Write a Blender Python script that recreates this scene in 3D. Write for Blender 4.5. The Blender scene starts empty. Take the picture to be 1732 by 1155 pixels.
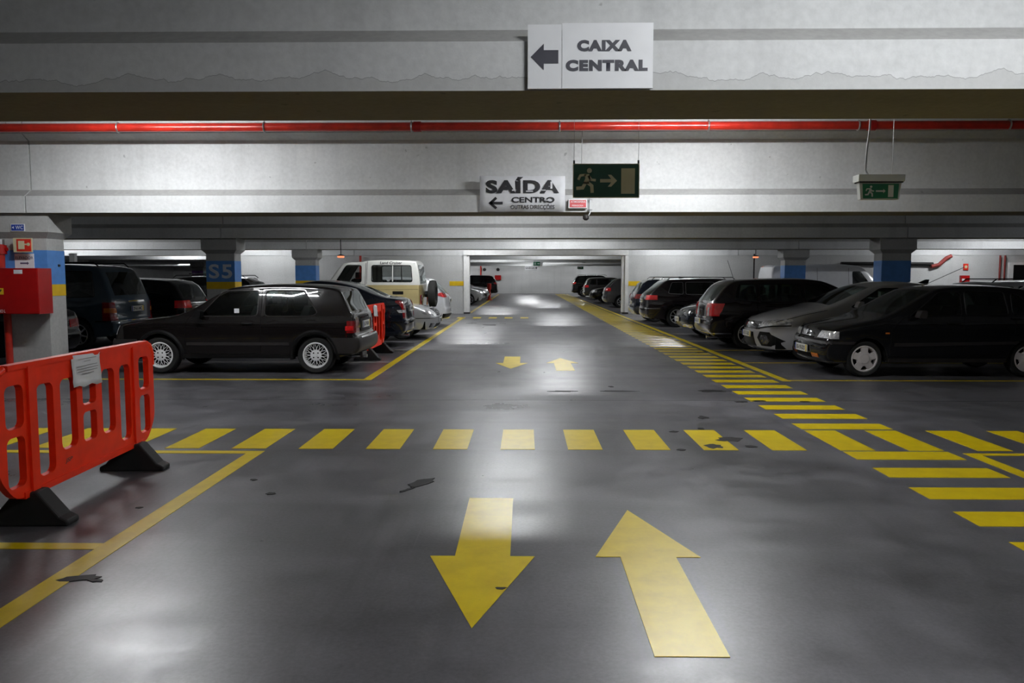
import bpy, bmesh, math, random
from mathutils import Vector, Matrix, geometry
random.seed(7)
PI = math.pi
scene = bpy.context.scene
C = scene.collection

# ------------------------------------------------------------------ camera, world, exposure
F_PX = 1329.0
cam_d = bpy.data.cameras.new('camera'); cam = bpy.data.objects.new('camera', cam_d); C.objects.link(cam)
cam_d.sensor_fit = 'HORIZONTAL'; cam_d.sensor_width = 36.0; cam_d.lens = 36.0 * F_PX / 1732.0
cam_d.clip_start = 0.05; cam_d.clip_end = 300
cam.location = (0, 0.09, 1.52)
cam.rotation_euler = (PI / 2 - math.atan(108.0 / F_PX), 0, math.atan(21.0 / F_PX))
scene.camera = cam

world = bpy.data.worlds.new('garage_world'); scene.world = world; world.use_nodes = True
bg = world.node_tree.nodes['Background']; bg.inputs[0].default_value = (0.6, 0.65, 0.7, 1); bg.inputs[1].default_value = 0.0

scene.view_settings.view_transform = 'Standard'; scene.view_settings.look = 'None'
scene.view_settings.exposure = 0.0; scene.view_settings.gamma = 1.0
scene.view_settings.use_curve_mapping = False
TUBE_POWER = 310.0

# ------------------------------------------------------------------ materials
MATS = {}
def nodes_of(name):
    m = bpy.data.materials.new(name); m.use_nodes = True; MATS[name] = m
    nt = m.node_tree; b = nt.nodes['Principled BSDF']
    return m, nt, b
def setp(b, **k):
    names = dict(color='Base Color', rough='Roughness', metal='Metallic', coat='Coat Weight', coatr='Coat Roughness', spec='Specular IOR Level', ior='IOR')
    for key, v in k.items():
        b.inputs[names[key]].default_value = (*v, 1) if key == 'color' else v
def plain(name, color, rough=0.5, metal=0.0, coat=0.0, spec=0.5, var=0.12, scale=8.0):
    m, nt, b = nodes_of(name); setp(b, color=color, rough=rough, metal=metal, coat=coat, spec=spec)
    tc = nt.nodes.new('ShaderNodeTexCoord'); n = nt.nodes.new('ShaderNodeTexNoise'); n.inputs['Scale'].default_value = scale; n.inputs['Detail'].default_value = 2
    r = nt.nodes.new('ShaderNodeValToRGB'); r.color_ramp.elements[0].color = (*[c * (1 - var) for c in color], 1); r.color_ramp.elements[1].color = (*[min(1, c * (1 + var)) for c in color], 1)
    r.color_ramp.elements[0].position = 0.3; r.color_ramp.elements[1].position = 0.7
    nt.links.new(tc.outputs['Object'], n.inputs['Vector']); nt.links.new(n.outputs['Fac'], r.inputs['Fac']); nt.links.new(r.outputs['Color'], b.inputs['Base Color'])
    return m
def emit(name, color, strength):
    m, nt, b = nodes_of(name); setp(b, color=color)
    b.inputs['Emission Color'].default_value = (*color, 1); b.inputs['Emission Strength'].default_value = strength
    return m
def noise(nt, vec, scale, detail=5, rough=0.55):
    n = nt.nodes.new('ShaderNodeTexNoise'); n.inputs['Scale'].default_value = scale; n.inputs['Detail'].default_value = detail; n.inputs['Roughness'].default_value = rough
    nt.links.new(vec, n.inputs['Vector']); return n.outputs['Fac']
def ramp(nt, fac, stops):
    r = nt.nodes.new('ShaderNodeValToRGB'); e = r.color_ramp.elements
    while len(e) < len(stops): e.new(0.5)
    for k, (p, c) in enumerate(stops):
        e[k].position = p; e[k].color = (*c, 1) if len(c) == 3 else c
    nt.links.new(fac, r.inputs['Fac']); return r.outputs['Color']
def mix(nt, fac, a, b, mode='MIX'):
    m = nt.nodes.new('ShaderNodeMix'); m.data_type = 'RGBA'; m.blend_type = mode
    for sock, v in ((m.inputs[0], fac), (m.inputs[6], a), (m.inputs[7], b)):
        if hasattr(v, 'links'): nt.links.new(v, sock)
        elif isinstance(v, (int, float)): sock.default_value = v
        else: sock.default_value = (*v, 1)
    return m.outputs[2]
def mapping(nt, scale=(1, 1, 1), coord='Object'):
    tc = nt.nodes.new('ShaderNodeTexCoord'); mp = nt.nodes.new('ShaderNodeMapping'); mp.inputs['Scale'].default_value = scale
    nt.links.new(tc.outputs[coord], mp.inputs['Vector']); return mp.outputs['Vector']
def mathn(nt, op, a, b=None):
    m = nt.nodes.new('ShaderNodeMath'); m.operation = op
    for k, v in enumerate((a, b)):
        if v is None: continue
        if hasattr(v, 'links'): nt.links.new(v, m.inputs[k])
        else: m.inputs[k].default_value = v
    return m.outputs[0]
def bump(nt, b, h, strength=0.2, dist=0.01):
    bn = nt.nodes.new('ShaderNodeBump'); bn.inputs['Strength'].default_value = strength; bn.inputs['Distance'].default_value = dist
    nt.links.new(h, bn.inputs['Height']); nt.links.new(bn.outputs['Normal'], b.inputs['Normal'])

def concrete(name, lo, hi, rough=0.75, stain=False, streak=0.25):
    m, nt, b = nodes_of(name); setp(b, rough=rough, spec=0.3)
    v = mapping(nt, (0.35, 1, 1)); big = noise(nt, v, 1.3, 6, 0.6)
    fine = noise(nt, mapping(nt), 22, 5, 0.6)
    col = ramp(nt, big, [(0.3, lo), (0.7, hi)])
    col = mix(nt, 0.35, col, ramp(nt, fine, [(0.3, [c * 0.86 for c in lo]), (0.7, hi)]), 'MIX')
    vs = mapping(nt, (2.2, 2.2, 0.12)); st = noise(nt, vs, 1.2, 4, 0.6)
    col = mix(nt, ramp(nt, st, [(0.52, (0, 0, 0)), (0.72, (streak,) * 3)]), col, [c * 0.62 for c in lo])
    pits = noise(nt, mapping(nt), 9, 2, 0.5)
    col = mix(nt, ramp(nt, pits, [(0.24, (0.5,) * 3), (0.265, (0, 0, 0))]), col, [c * 0.4 for c in lo])
    if stain:      # wavy damp edge along the bottom flange
        tc = nt.nodes.new('ShaderNodeTexCoord'); sx = nt.nodes.new('ShaderNodeSeparateXYZ'); nt.links.new(tc.outputs['Object'], sx.inputs[0])
        w = noise(nt, mapping(nt, (1.6, 0, 0)), 1.5, 5, 0.6)
        edge = mathn(nt, 'ADD', mathn(nt, 'MULTIPLY', w, 0.26), 2.385)
        d = mathn(nt, 'SUBTRACT', sx.outputs[2], edge)
        line = ramp(nt, mathn(nt, 'ADD', mathn(nt, 'MULTIPLY', d, 14.0), 0.5), [(0.44, (0, 0, 0)), (0.5, (0.75,) * 3), (0.52, (0, 0, 0))])
        col = mix(nt, line, col, (0.12, 0.12, 0.12))
        below = ramp(nt, mathn(nt, 'ADD', mathn(nt, 'MULTIPLY', d, 8.0), 0.5), [(0.46, (0.35,) * 3), (0.5, (0, 0, 0))])
        col = mix(nt, below, col, (0.34, 0.34, 0.33))
    nt.links.new(col, b.inputs['Base Color'])
    bump(nt, b, fine, 0.15, 0.01)
    return m
concrete('beam_paint', (0.54, 0.55, 0.55), (0.72, 0.73, 0.73))
concrete('ledge_dark', (0.30, 0.30, 0.29), (0.44, 0.44, 0.43))  # darker grey for the sloping ledges of the lower flange
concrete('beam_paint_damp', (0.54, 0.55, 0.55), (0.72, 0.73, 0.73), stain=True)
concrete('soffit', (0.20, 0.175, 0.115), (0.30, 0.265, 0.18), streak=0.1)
concrete('slab', (0.42, 0.43, 0.43), (0.56, 0.57, 0.57))
concrete('wall_paint', (0.44, 0.445, 0.44), (0.58, 0.585, 0.58), streak=0.2)
concrete('pillar_concrete', (0.36, 0.365, 0.36), (0.50, 0.50, 0.49))
plain('frame_white', (0.74, 0.74, 0.73), 0.45, var=0.05)

def floor_mat():
    m, nt, b = nodes_of('floor_coating'); setp(b, spec=0.55)
    v = mapping(nt); big = noise(nt, v, 0.45, 5, 0.66); mid = noise(nt, v, 2.1, 5, 0.66); fine = noise(nt, v, 45, 3, 0.7)
    col = ramp(nt, big, [(0.36, (0.040, 0.039, 0.043)), (0.5, (0.092, 0.088, 0.099)), (0.64, (0.158, 0.151, 0.169))])
    col = mix(nt, 0.45, col, ramp(nt, mid, [(0.36, (0.030, 0.030, 0.032)), (0.64, (0.162, 0.157, 0.172))]))
    col = mix(nt, 0.3, col, ramp(nt, fine, [(0.35, (0.045, 0.045, 0.045)), (0.65, (0.155, 0.155, 0.16))]))
    band = noise(nt, mapping(nt, (0.06, 1.0, 1)), 0.9, 4, 0.62)          # bands left by the floor sweeper
    col = mix(nt, ramp(nt, band, [(0.52, (0, 0, 0)), (0.72, (0.5,) * 3)]), col, (0.045, 0.045, 0.05))
    sc = noise(nt, mapping(nt, (1.3, 0.5, 1)), 1.0, 5, 0.6)              # pale scuffs
    col = mix(nt, ramp(nt, sc, [(0.5, (0, 0, 0)), (0.8, (0.5,) * 3)]), col, (0.21, 0.205, 0.222))
    tyre = noise(nt, mapping(nt, (2.4, 0.10, 1)), 1.0, 6, 0.65)            # rubber tracks along the lane
    col = mix(nt, ramp(nt, tyre, [(0.56, (0, 0, 0)), (0.7, (0.45,) * 3)]), col, (0.035, 0.035, 0.037))
    scr = noise(nt, mapping(nt, (34, 0.35, 1)), 1.0, 2, 0.5)               # fine scratches
    col = mix(nt, ramp(nt, scr, [(0.74, (0, 0, 0)), (0.78, (0.35,) * 3)]), col, (0.2, 0.2, 0.21))
    nt.links.new(col, b.inputs['Base Color'])
    rr = ramp(nt, mix(nt, 0.4, mix(nt, 0.5, big, band), mid), [(0.34, (0.23,) * 3), (0.66, (0.48,) * 3)])
    nt.links.new(rr, b.inputs['Roughness'])
    bump(nt, b, noise(nt, v, 3.0, 4, 0.55), 0.07, 0.01)
    return m
floor_mat()
def paint_mat():
    m, nt, b = nodes_of('yellow_road_paint'); setp(b, spec=0.5, rough=0.33)
    v = mapping(nt, coord='Object'); n1 = noise(nt, v, 5, 6, 0.65); n2 = noise(nt, v, 40, 4, 0.6)
    col = ramp(nt, n1, [(0.25, (0.66, 0.47, 0.0)), (0.6, (0.80, 0.60, 0.002))])
    col = mix(nt, ramp(nt, n2, [(0.66, (0, 0, 0)), (0.8, (0.3,) * 3)]), col, (0.25, 0.2, 0.05))
    nt.links.new(col, b.inputs['Base Color']); return m
paint_mat()
plain('white_road_paint', (0.5, 0.5, 0.48), 0.4)
plain('stain_black', (0.012, 0.011, 0.011), 0.6, spec=0.2)
plain('pillar_blue', (0.085, 0.25, 0.62), 0.4, var=0.08)
plain('pillar_teal', (0.05, 0.26, 0.32), 0.4)
plain('pillar_yellow', (0.72, 0.47, 0.01), 0.4, var=0.06)
plain('pillar_letter', (0.62, 0.66, 0.72), 0.5)
plain('pipe_red', (0.46, 0.022, 0.012), 0.28, coat=0.4, var=0.2)
plain('pipe_red_dull', (0.20, 0.018, 0.014), 0.6)
plain('fire_red', (0.33, 0.005, 0.005), 0.35, coat=0.2, var=0.08)
plain('barrier_red', (0.90, 0.034, 0.006), 0.42, spec=0.22, var=0.08)
plain('rubber_black', (0.018, 0.018, 0.018), 0.7, spec=0.3)
plain('steel', (0.45, 0.45, 0.46), 0.35, metal=0.9)
plain('cable_grey', (0.35, 0.35, 0.36), 0.5)
plain('sign_white', (0.80, 0.81, 0.83), 0.35, var=0.03)
plain('paper', (0.72, 0.73, 0.76), 0.6, var=0.05)
plain('ink', (0.02, 0.02, 0.024), 0.5)
plain('ink_grey', (0.045, 0.045, 0.06), 0.5)
plain('ink_purple', (0.10, 0.08, 0.16), 0.5)
plain('sign_green', (0.008, 0.075, 0.042), 0.35)
plain('sign_green_bright', (0.01, 0.17, 0.075), 0.35)
plain('sign_cream', (0.62, 0.58, 0.37), 0.4, var=0.05)
plain('sign_blue', (0.025, 0.06, 0.33), 0.35)
plain('sign_red', (0.62, 0.03, 0.015), 0.35)
plain('sign_red_pale', (0.66, 0.12, 0.13), 0.4)
plain('sign_yellow', (0.75, 0.52, 0.02), 0.4)
plain('luminaire_white', (0.7, 0.72, 0.68), 0.35, var=0.04)
plain('poster_purple', (0.22, 0.10, 0.36), 0.4, var=0.4, scale=3)
plain('poster_pink', (0.45, 0.06, 0.14), 0.4, var=0.4, scale=5)
emit('tube_light', (0.96, 0.98, 1.0), TUBE_POWER)
emit('alarm_glow', (1.0, 0.30, 0.14), 1.1)
plain('lamp_body', (0.6, 0.6, 0.6), 0.4)
# cars
for nm, colr, rg in (('paint_black', (0.005, 0.005, 0.0058), 0.2), ('paint_brownblack', (0.0068, 0.0054, 0.0054), 0.3), ('paint_navy', (0.010, 0.013, 0.022), 0.2),
                     ('paint_bluegrey', (0.035, 0.055, 0.075), 0.3), ('paint_aubergine', (0.011, 0.008, 0.0095), 0.18),
                     ('paint_silver', (0.46, 0.47, 0.49), 0.3), ('paint_white', (0.66, 0.67, 0.70), 0.25), ('paint_grey', (0.48, 0.475, 0.49), 0.3),
                     ('paint_sand', (0.42, 0.34, 0.15), 0.4), ('paint_cream', (0.66, 0.66, 0.62), 0.4), ('paint_darkgrey', (0.035, 0.034, 0.036), 0.25)):
    plain(nm, colr, rg, metal=0.35 if nm in ('paint_silver', 'paint_grey') else 0.0, coat=1.0, spec=0.5 if colr[0] > 0.1 else 0.05, var=0.03)
plain('trim_black', (0.007, 0.007, 0.0075), 0.45, spec=0.15)
plain('trim_grey', (0.030, 0.027, 0.027), 0.42, spec=0.2)
plain('chrome', (0.75, 0.75, 0.77), 0.12, metal=1.0, var=0.03)
plain('alloy', (0.55, 0.55, 0.57), 0.28, metal=0.6, var=0.05)
plain('alloy_light', (0.84, 0.84, 0.85), 0.35, metal=0.0, var=0.05)
plain('hubcap', (0.62, 0.58, 0.58), 0.45, metal=0.0, var=0.05)
plain('tyre', (0.02, 0.02, 0.02), 0.75, spec=0.25)
plain('under', (0.006, 0.006, 0.006), 0.8, spec=0.1)
plain('seat_cloth', (0.03, 0.03, 0.032), 0.85, spec=0.2)
plain('plate_white', (0.68, 0.68, 0.64), 0.4, var=0.04)
plain('plate_yellow', (0.70, 0.50, 0.02), 0.4)
plain('plate_blue', (0.02, 0.05, 0.3), 0.4)
plain('lens_red', (0.20, 0.004, 0.005), 0.12, coat=0.8, var=0.25, scale=14)
plain('lens_red_bright', (0.60, 0.012, 0.014), 0.12, coat=0.8, var=0.2, scale=14)
plain('lens_orange', (0.55, 0.14, 0.015), 0.15, coat=0.6)
plain('lens_clear', (0.72, 0.72, 0.74), 0.12, metal=0.5, coat=1.0, var=0.35, scale=26)
plain('lens_dark', (0.06, 0.06, 0.065), 0.1, metal=0.3, coat=1.0, var=0.6, scale=30)
def glass_mat(name, tint, base=0.06):
    m = bpy.data.materials.new(name); m.use_nodes = True; MATS[name] = m; nt = m.node_tree
    nt.nodes.remove(nt.nodes['Principled BSDF']); out = nt.nodes['Material Output']
    t = nt.nodes.new('ShaderNodeBsdfTransparent'); t.inputs[0].default_value = (*tint, 1)
    g = nt.nodes.new('ShaderNodeBsdfGlossy'); g.inputs['Roughness'].default_value = 0.04; g.inputs[0].default_value = (0.9, 0.95, 0.95, 1)
    fr = nt.nodes.new('ShaderNodeFresnel'); fr.inputs[0].default_value = 1.7
    mx = nt.nodes.new('ShaderNodeMixShader')
    nt.links.new(fr.outputs[0], mx.inputs[0]); nt.links.new(t.outputs[0], mx.inputs[1]); nt.links.new(g.outputs[0], mx.inputs[2]); nt.links.new(mx.outputs[0], out.inputs[0])
glass_mat('glass', (0.42, 0.50, 0.47)); glass_mat('glass_privacy', (0.10, 0.11, 0.11)); glass_mat('glass_clear', (0.8, 0.83, 0.82))

# ------------------------------------------------------------------ mesh helpers
def mesh_from(name, verts, faces, mat=None, smooth=None):
    me = bpy.data.meshes.new(name); me.from_pydata([tuple(v) for v in verts], [], [tuple(f) for f in faces])
    if mat:
        for mm in (mat if isinstance(mat, (list, tuple)) else [mat]): me.materials.append(MATS[mm])
    if smooth is not None:
        me.shade_smooth(); me.set_sharp_from_angle(angle=math.radians(smooth))
    return me
def link(name, me, parent=None, loc=None, rot=None):
    o = bpy.data.objects.new(name, me); C.objects.link(o)
    if parent: o.parent = parent
    if loc: o.location = loc
    if rot: o.rotation_euler = rot
    return o
def tag(o, label=None, cat=None, group=None, kind=None):
    if label: o['label'] = label
    if cat: o['category'] = cat
    if group: o['group'] = group
    if kind: o['kind'] = kind
    return o
def thing(name, label, cat, loc=(0, 0, 0), rz=0.0, group=None):
    o = bpy.data.objects.new(name, None); C.objects.link(o); o.location = loc; o.rotation_euler = (0, 0, rz); o.empty_display_size = 0.2
    return tag(o, label, cat, group)
class MB:
    def __init__(s): s.v = []; s.f = []; s.mi = []
    def add(s, verts, faces, mi=0):
        n = len(s.v); s.v += [Vector(v) for v in verts]; s.f += [[n + i for i in f] for f in faces]; s.mi += [mi] * len(faces); return s
    def box(s, x0, x1, y0, y1, z0, z1, mi=0):
        v = [(x, y, z) for x in (x0, x1) for y in (y0, y1) for z in (z0, z1)]
        return s.add(v, [(0, 1, 3, 2), (4, 6, 7, 5), (0, 4, 5, 1), (2, 3, 7, 6), (0, 2, 6, 4), (1, 5, 7, 3)], mi)
    def tube(s, pts, r, n=8, closed=False, mi=0, caps=True):
        pts = [Vector(p) for p in pts]; m = len(pts); rings = []; ref = None
        for i in range(m):
            a = pts[i - 1] if (i > 0 or closed) else pts[i]; b = pts[(i + 1) % m] if (i < m - 1 or closed) else pts[i]
            t = (b - a); t = t.normalized() if t.length > 1e-9 else Vector((0, 0, 1))
            if ref is None: ref = Vector((0, 0, 1)) if abs(t.z) < 0.9 else Vector((1, 0, 0))
            u = t.cross(ref); u = u.normalized() if u.length > 1e-6 else t.orthogonal().normalized(); w = u.cross(t).normalized(); ref = w
            rings.append([pts[i] + (u * math.cos(2 * PI * k / n) + w * math.sin(2 * PI * k / n)) * r for k in range(n)])
        v = [p for rg in rings for p in rg]; f = []
        for i in range(m if closed else m - 1):
            j = (i + 1) % m
            for k in range(n): f.append((i * n + k, i * n + (k + 1) % n, j * n + (k + 1) % n, j * n + k))
        if not closed and caps: f += [tuple(range(n - 1, -1, -1)), tuple((m - 1) * n + k for k in range(n))]
        return s.add(v, f, mi)
    def lathe_y(s, prof, n=28, cx=0, cz=0, mi=0):      # prof: (radius, y), around a y axis through (cx, cz)
        v = []; f = []; m = len(prof)
        for k in range(n):
            a = 2 * PI * k / n
            for (r, y) in prof: v.append((cx + r * math.cos(a), y, cz + r * math.sin(a)))
        for k in range(n):
            j = (k + 1) % n
            for i in range(m - 1): f.append((k * m + i, k * m + i + 1, j * m + i + 1, j * m + i))
        return s.add(v, f, mi)
    def lathe_z(s, prof, n=24, cx=0, cy=0, mi=0):
        v = []; f = []; m = len(prof)
        for k in range(n):
            a = 2 * PI * k / n
            for (r, z) in prof: v.append((cx + r * math.cos(a), cy + r * math.sin(a), z))
        for k in range(n):
            j = (k + 1) % n
            for i in range(m - 1): f.append((k * m + i, j * m + i, j * m + i + 1, k * m + i + 1))
        return s.add(v, f, mi)
    def prism_x(s, prof, x0, x1, mi=0, mis=None):      # prof: closed (y, z) loop
        n = len(prof); v = [(x0, y, z) for y, z in prof] + [(x1, y, z) for y, z in prof]
        for i in range(n): s.add([v[i], v[(i + 1) % n], v[n + (i + 1) % n], v[n + i]], [(0, 1, 2, 3)], mis[i] if mis else mi)
        s.add(v, [tuple(range(n - 1, -1, -1)), tuple(range(n, 2 * n))], mi); return s
    def prism_y(s, prof, y0, y1, mi=0):                # prof: closed (x, z) loop, may be concave
        return s.holed([prof], y0, y1, mi)
    def holed(s, loops, y0, y1, mi=0):                 # first loop outer, others holes; extruded in y
        pts = [p for lp in loops for p in lp]; tris = geometry.tessellate_polygon([[Vector((p[0], p[1], 0)) for p in lp] for lp in loops]); n = len(pts)
        v = [(p[0], y0, p[1]) for p in pts] + [(p[0], y1, p[1]) for p in pts]
        f = []
        for t in tris: f += [tuple(t), tuple(n + i for i in reversed(t))]
        b = 0
        for lp in loops:
            m = len(lp)
            for i in range(m): f.append((b + i, b + (i + 1) % m, n + b + (i + 1) % m, n + b + i))
            b += m
        return s.add(v, f, mi)
    def build(s, name, mat, parent=None, smooth=None, loc=None, rot=None, fix=True):
        me = mesh_from(name, s.v, s.f, mat)
        for p, k in zip(me.polygons, s.mi): p.material_index = k
        if fix:
            bm = bmesh.new(); bm.from_mesh(me); bmesh.ops.remove_doubles(bm, verts=bm.verts, dist=2e-5); bmesh.ops.recalc_face_normals(bm, faces=bm.faces); bm.to_mesh(me); bm.free()
        if smooth is not None: me.shade_smooth(); me.set_sharp_from_angle(angle=math.radians(smooth))
        return link(name, me, parent, loc, rot)
def rrect(x0, x1, z0, z1, r, n=4):
    pts = []
    for cx, cz, a0 in ((x1 - r, z1 - r, 0), (x0 + r, z1 - r, PI / 2), (x0 + r, z0 + r, PI), (x1 - r, z0 + r, 1.5 * PI)):
        for k in range(n + 1):
            a = a0 + k * PI / 2 / n; pts.append((cx + r * math.cos(a), cz + r * math.sin(a)))
    return pts
def rounded(poly, r=0.04, n=3):
    out = []; m = len(poly)
    for i in range(m):
        p = Vector(poly[i]); a = Vector(poly[i - 1]) - p; b = Vector(poly[(i + 1) % m]) - p
        d = min(r, a.length * 0.45, b.length * 0.45); pa = p + a.normalized() * d; pb = p + b.normalized() * d
        for k in range(n + 1):
            t = k / n; q = pa * (1 - t) ** 2 + p * 2 * t * (1 - t) + pb * t * t; out.append((q.x, q.y))
    return out
FONT = None
def text_mesh(s, height, bold=0.0, xs=1.0, depth=0.0, spacing=1.0, shear=0.0):
    cu = bpy.data.curves.new('lettering', 'FONT'); cu.body = s; cu.align_x = 'CENTER'; cu.align_y = 'CENTER'; cu.size = 1.0
    cu.offset = bold; cu.extrude = 0.0; cu.resolution_u = 4; cu.space_character = spacing; cu.shear = shear
    o = bpy.data.objects.new('lettering', cu); C.objects.link(o); bpy.context.view_layer.update()
    me = bpy.data.meshes.new_from_object(o.evaluated_get(bpy.context.evaluated_depsgraph_get()))
    bpy.data.objects.remove(o); bpy.data.curves.remove(cu)
    xsn = [v.co.x for v in me.vertices]; ysn = [v.co.y for v in me.vertices]
    w = max(xsn) - min(xsn); h = max(ysn) - min(ysn); cx = (max(xsn) + min(xsn)) / 2; cy = (max(ysn) + min(ysn)) / 2
    return me, w, h, cx, cy
def lettering(s, x0, x1, z0, z1, y, mat, parent, bold=0.0, name='lettering', shear=0.0, facing=-1, spacing=1.0):
    """text fitted to the box x0..x1, z0..z1 in the xz plane, facing -y"""
    me, w, h, cx, cy = text_mesh(s, 1, bold, spacing=spacing, shear=shear)
    sx = (x1 - x0) / w; sz = (z1 - z0) / h; mx = (x0 + x1) / 2; mz = (z0 + z1) / 2
    for v in me.vertices: v.co = ((v.co.x - cx) * sx * (1 if facing < 0 else -1) + mx, y, (v.co.y - cy) * sz + mz)
    me.materials.clear(); me.materials.append(MATS[mat])
    return link(name, me, parent)
def flat(polys, y, mat, name, parent, d=0.002):
    mb = MB()
    for p in polys: mb.holed([p], y - d, y)
    return mb.build(name, mat, parent)
def stroke(pts, w):                                    # thick polyline polygon in 2D
    L = []; R = []
    pts = [Vector(p) for p in pts]
    for i, p in enumerate(pts):
        a = pts[max(i - 1, 0)]; b = pts[min(i + 1, len(pts) - 1)]; t = (b - a).normalized(); nrm = Vector((-t.y, t.x))
        if 0 < i < len(pts) - 1:
            t1 = (p - a).normalized(); c = max(0.5, t1.dot(t)); nrm = nrm / c
        L.append(tuple(p + nrm * w / 2)); R.append(tuple(p - nrm * w / 2))
    return L + R[::-1]
def disc2(cx, cz, r, n=16): return [(cx + r * math.cos(2 * PI * k / n), cz + r * math.sin(2 * PI * k / n)) for k in range(n)]
def running_man(cx, cz, h):
    S = lambda pts: [(cx + x * h, cz + z * h) for x, z in pts]
    P = [disc2(cx + 0.10 * h, cz + 0.40 * h, 0.10 * h)]
    P.append(S([(-0.10, 0.26), (0.10, 0.27), (0.14, 0.12), (0.08, -0.12), (-0.14, -0.10), (-0.06, 0.1)]))
    P.append(S(stroke([(0.06, 0.2), (0.18, 0.04), (0.36, 0.02)], 0.1)))
    P.append(S(stroke([(-0.04, 0.23), (-0.26, 0.21), (-0.34, 0.04)], 0.1)))
    P.append(S(stroke([(0.02, -0.06), (0.20, -0.20), (0.22, -0.48)], 0.13)))
    P.append(S(stroke([(-0.05, -0.06), (-0.16, -0.28), (-0.42, -0.30)], 0.13)))
    return P
def arrow_r(cx, cz, l, h, t):                          # arrow pointing +x
    return [(cx - l / 2, cz - t / 2), (cx + l / 2 - h * 0.55, cz - t / 2), (cx + l / 2 - h * 0.55, cz - h / 2), (cx + l / 2, cz), (cx + l / 2 - h * 0.55, cz + h / 2), (cx + l / 2 - h * 0.55, cz + t / 2), (cx - l / 2, cz + t / 2)]
# ------------------------------------------------------------------ the setting
H_CAM = 1.52
BEAM_Y = [4.10 + 7.3 * k for k in range(9)]
SLAB_Z = 3.75
floor = MB().box(-34, 32, -9.5, 76.2, -0.15, 0).build('floor', 'floor_coating'); tag(floor, 'dark grey polished concrete garage floor', kind='structure')
ceil = MB().box(-34, 32, -9.5, 76.2, SLAB_Z, SLAB_Z + 0.2).build('ceiling', 'slab'); tag(ceil, 'pale concrete ceiling slab above the beams', kind='structure')

# walls
def wall(name, x0, x1, y0, y1, z0, z1, label, mat='wall_paint'):
    return tag(MB().box(x0, x1, y0, y1, z0, z1).build(name, mat), label, kind='structure')
wall('wall_left', -34.2, -34, -9.5, 76.2, 0, SLAB_Z, 'long side wall of the garage, left')
wall('wall_right', 32, 32.2, -9.5, 76.2, 0, SLAB_Z, 'long side wall of the garage, right')
wall('wall_behind', -34, 32, -9.7, -9.5, 0, SLAB_Z, 'garage wall behind the viewpoint')
wall('wall_far', -34, 32, 76.0, 76.2, 0, SLAB_Z, 'pale end wall closing the lane beyond the portal')
wl = wall('wall_middle_left', -12.8, -2.51, 33.32, 33.6, 0, 2.449, 'grey partition wall left of the portal')
wr = wall('wall_middle_right', 4.31, 32, 33.32, 33.6, 0, 2.449, 'grey partition wall right of the portal')
MB().box(-3.16, -2.55, 33.305, 33.32, 1.18, 1.37).build('yellow_band', 'pillar_yellow', wl)
MB().box(4.35, 5.0, 33.305, 33.32, 1.18, 1.37).build('yellow_band', 'pillar_yellow', wr)
pf = bpy.data.objects.new('trim_1', None); C.objects.link(pf); tag(pf, 'white portal frame around the drive-through opening', kind='structure')
MB().box(-2.55, 4.35, 33.12, 33.315, 2.455, 2.66).build('lintel', 'frame_white', pf)
for a, b in ((-2.55, -2.42), (4.21, 4.35)): MB().box(a, b, 33.15, 33.66, 0, 2.45).build('jamb', 'frame_white', pf)
for a, b in ((-2.42, -2.31), (4.10, 4.21)): MB().box(a, b, 33.22, 33.6, 0, 2.45).build('door_guide', 'frame_white', pf)
for a, b in ((-2.555, -2.305), (4.095, 4.355)): MB().box(a, b, 33.14, 33.67, 0, 0.07).build('kick_plate', 'trim_grey', pf)

# precast girders, in lengths that meet over the pillars
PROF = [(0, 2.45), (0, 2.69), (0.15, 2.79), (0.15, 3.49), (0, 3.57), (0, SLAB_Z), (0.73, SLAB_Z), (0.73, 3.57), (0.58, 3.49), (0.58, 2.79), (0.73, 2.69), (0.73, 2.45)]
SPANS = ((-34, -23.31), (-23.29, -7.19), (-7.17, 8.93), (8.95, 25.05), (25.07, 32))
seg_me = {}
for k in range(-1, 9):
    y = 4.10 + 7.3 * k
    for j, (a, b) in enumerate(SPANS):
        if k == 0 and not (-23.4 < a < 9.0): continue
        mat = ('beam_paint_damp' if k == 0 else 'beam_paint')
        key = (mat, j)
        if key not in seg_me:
            mb = MB().prism_x(PROF, a, b, 0, [0, 2] + [0] * 7 + [2, 0, 1]); o = mb.build('ceiling_beam', [mat, 'soffit', 'ledge_dark']); seg_me[key] = o.data
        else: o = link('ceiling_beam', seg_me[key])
        o.location.y = y; tag(o, 'precast concrete girder across the garage ceiling', group='precast girders', kind='structure')

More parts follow.
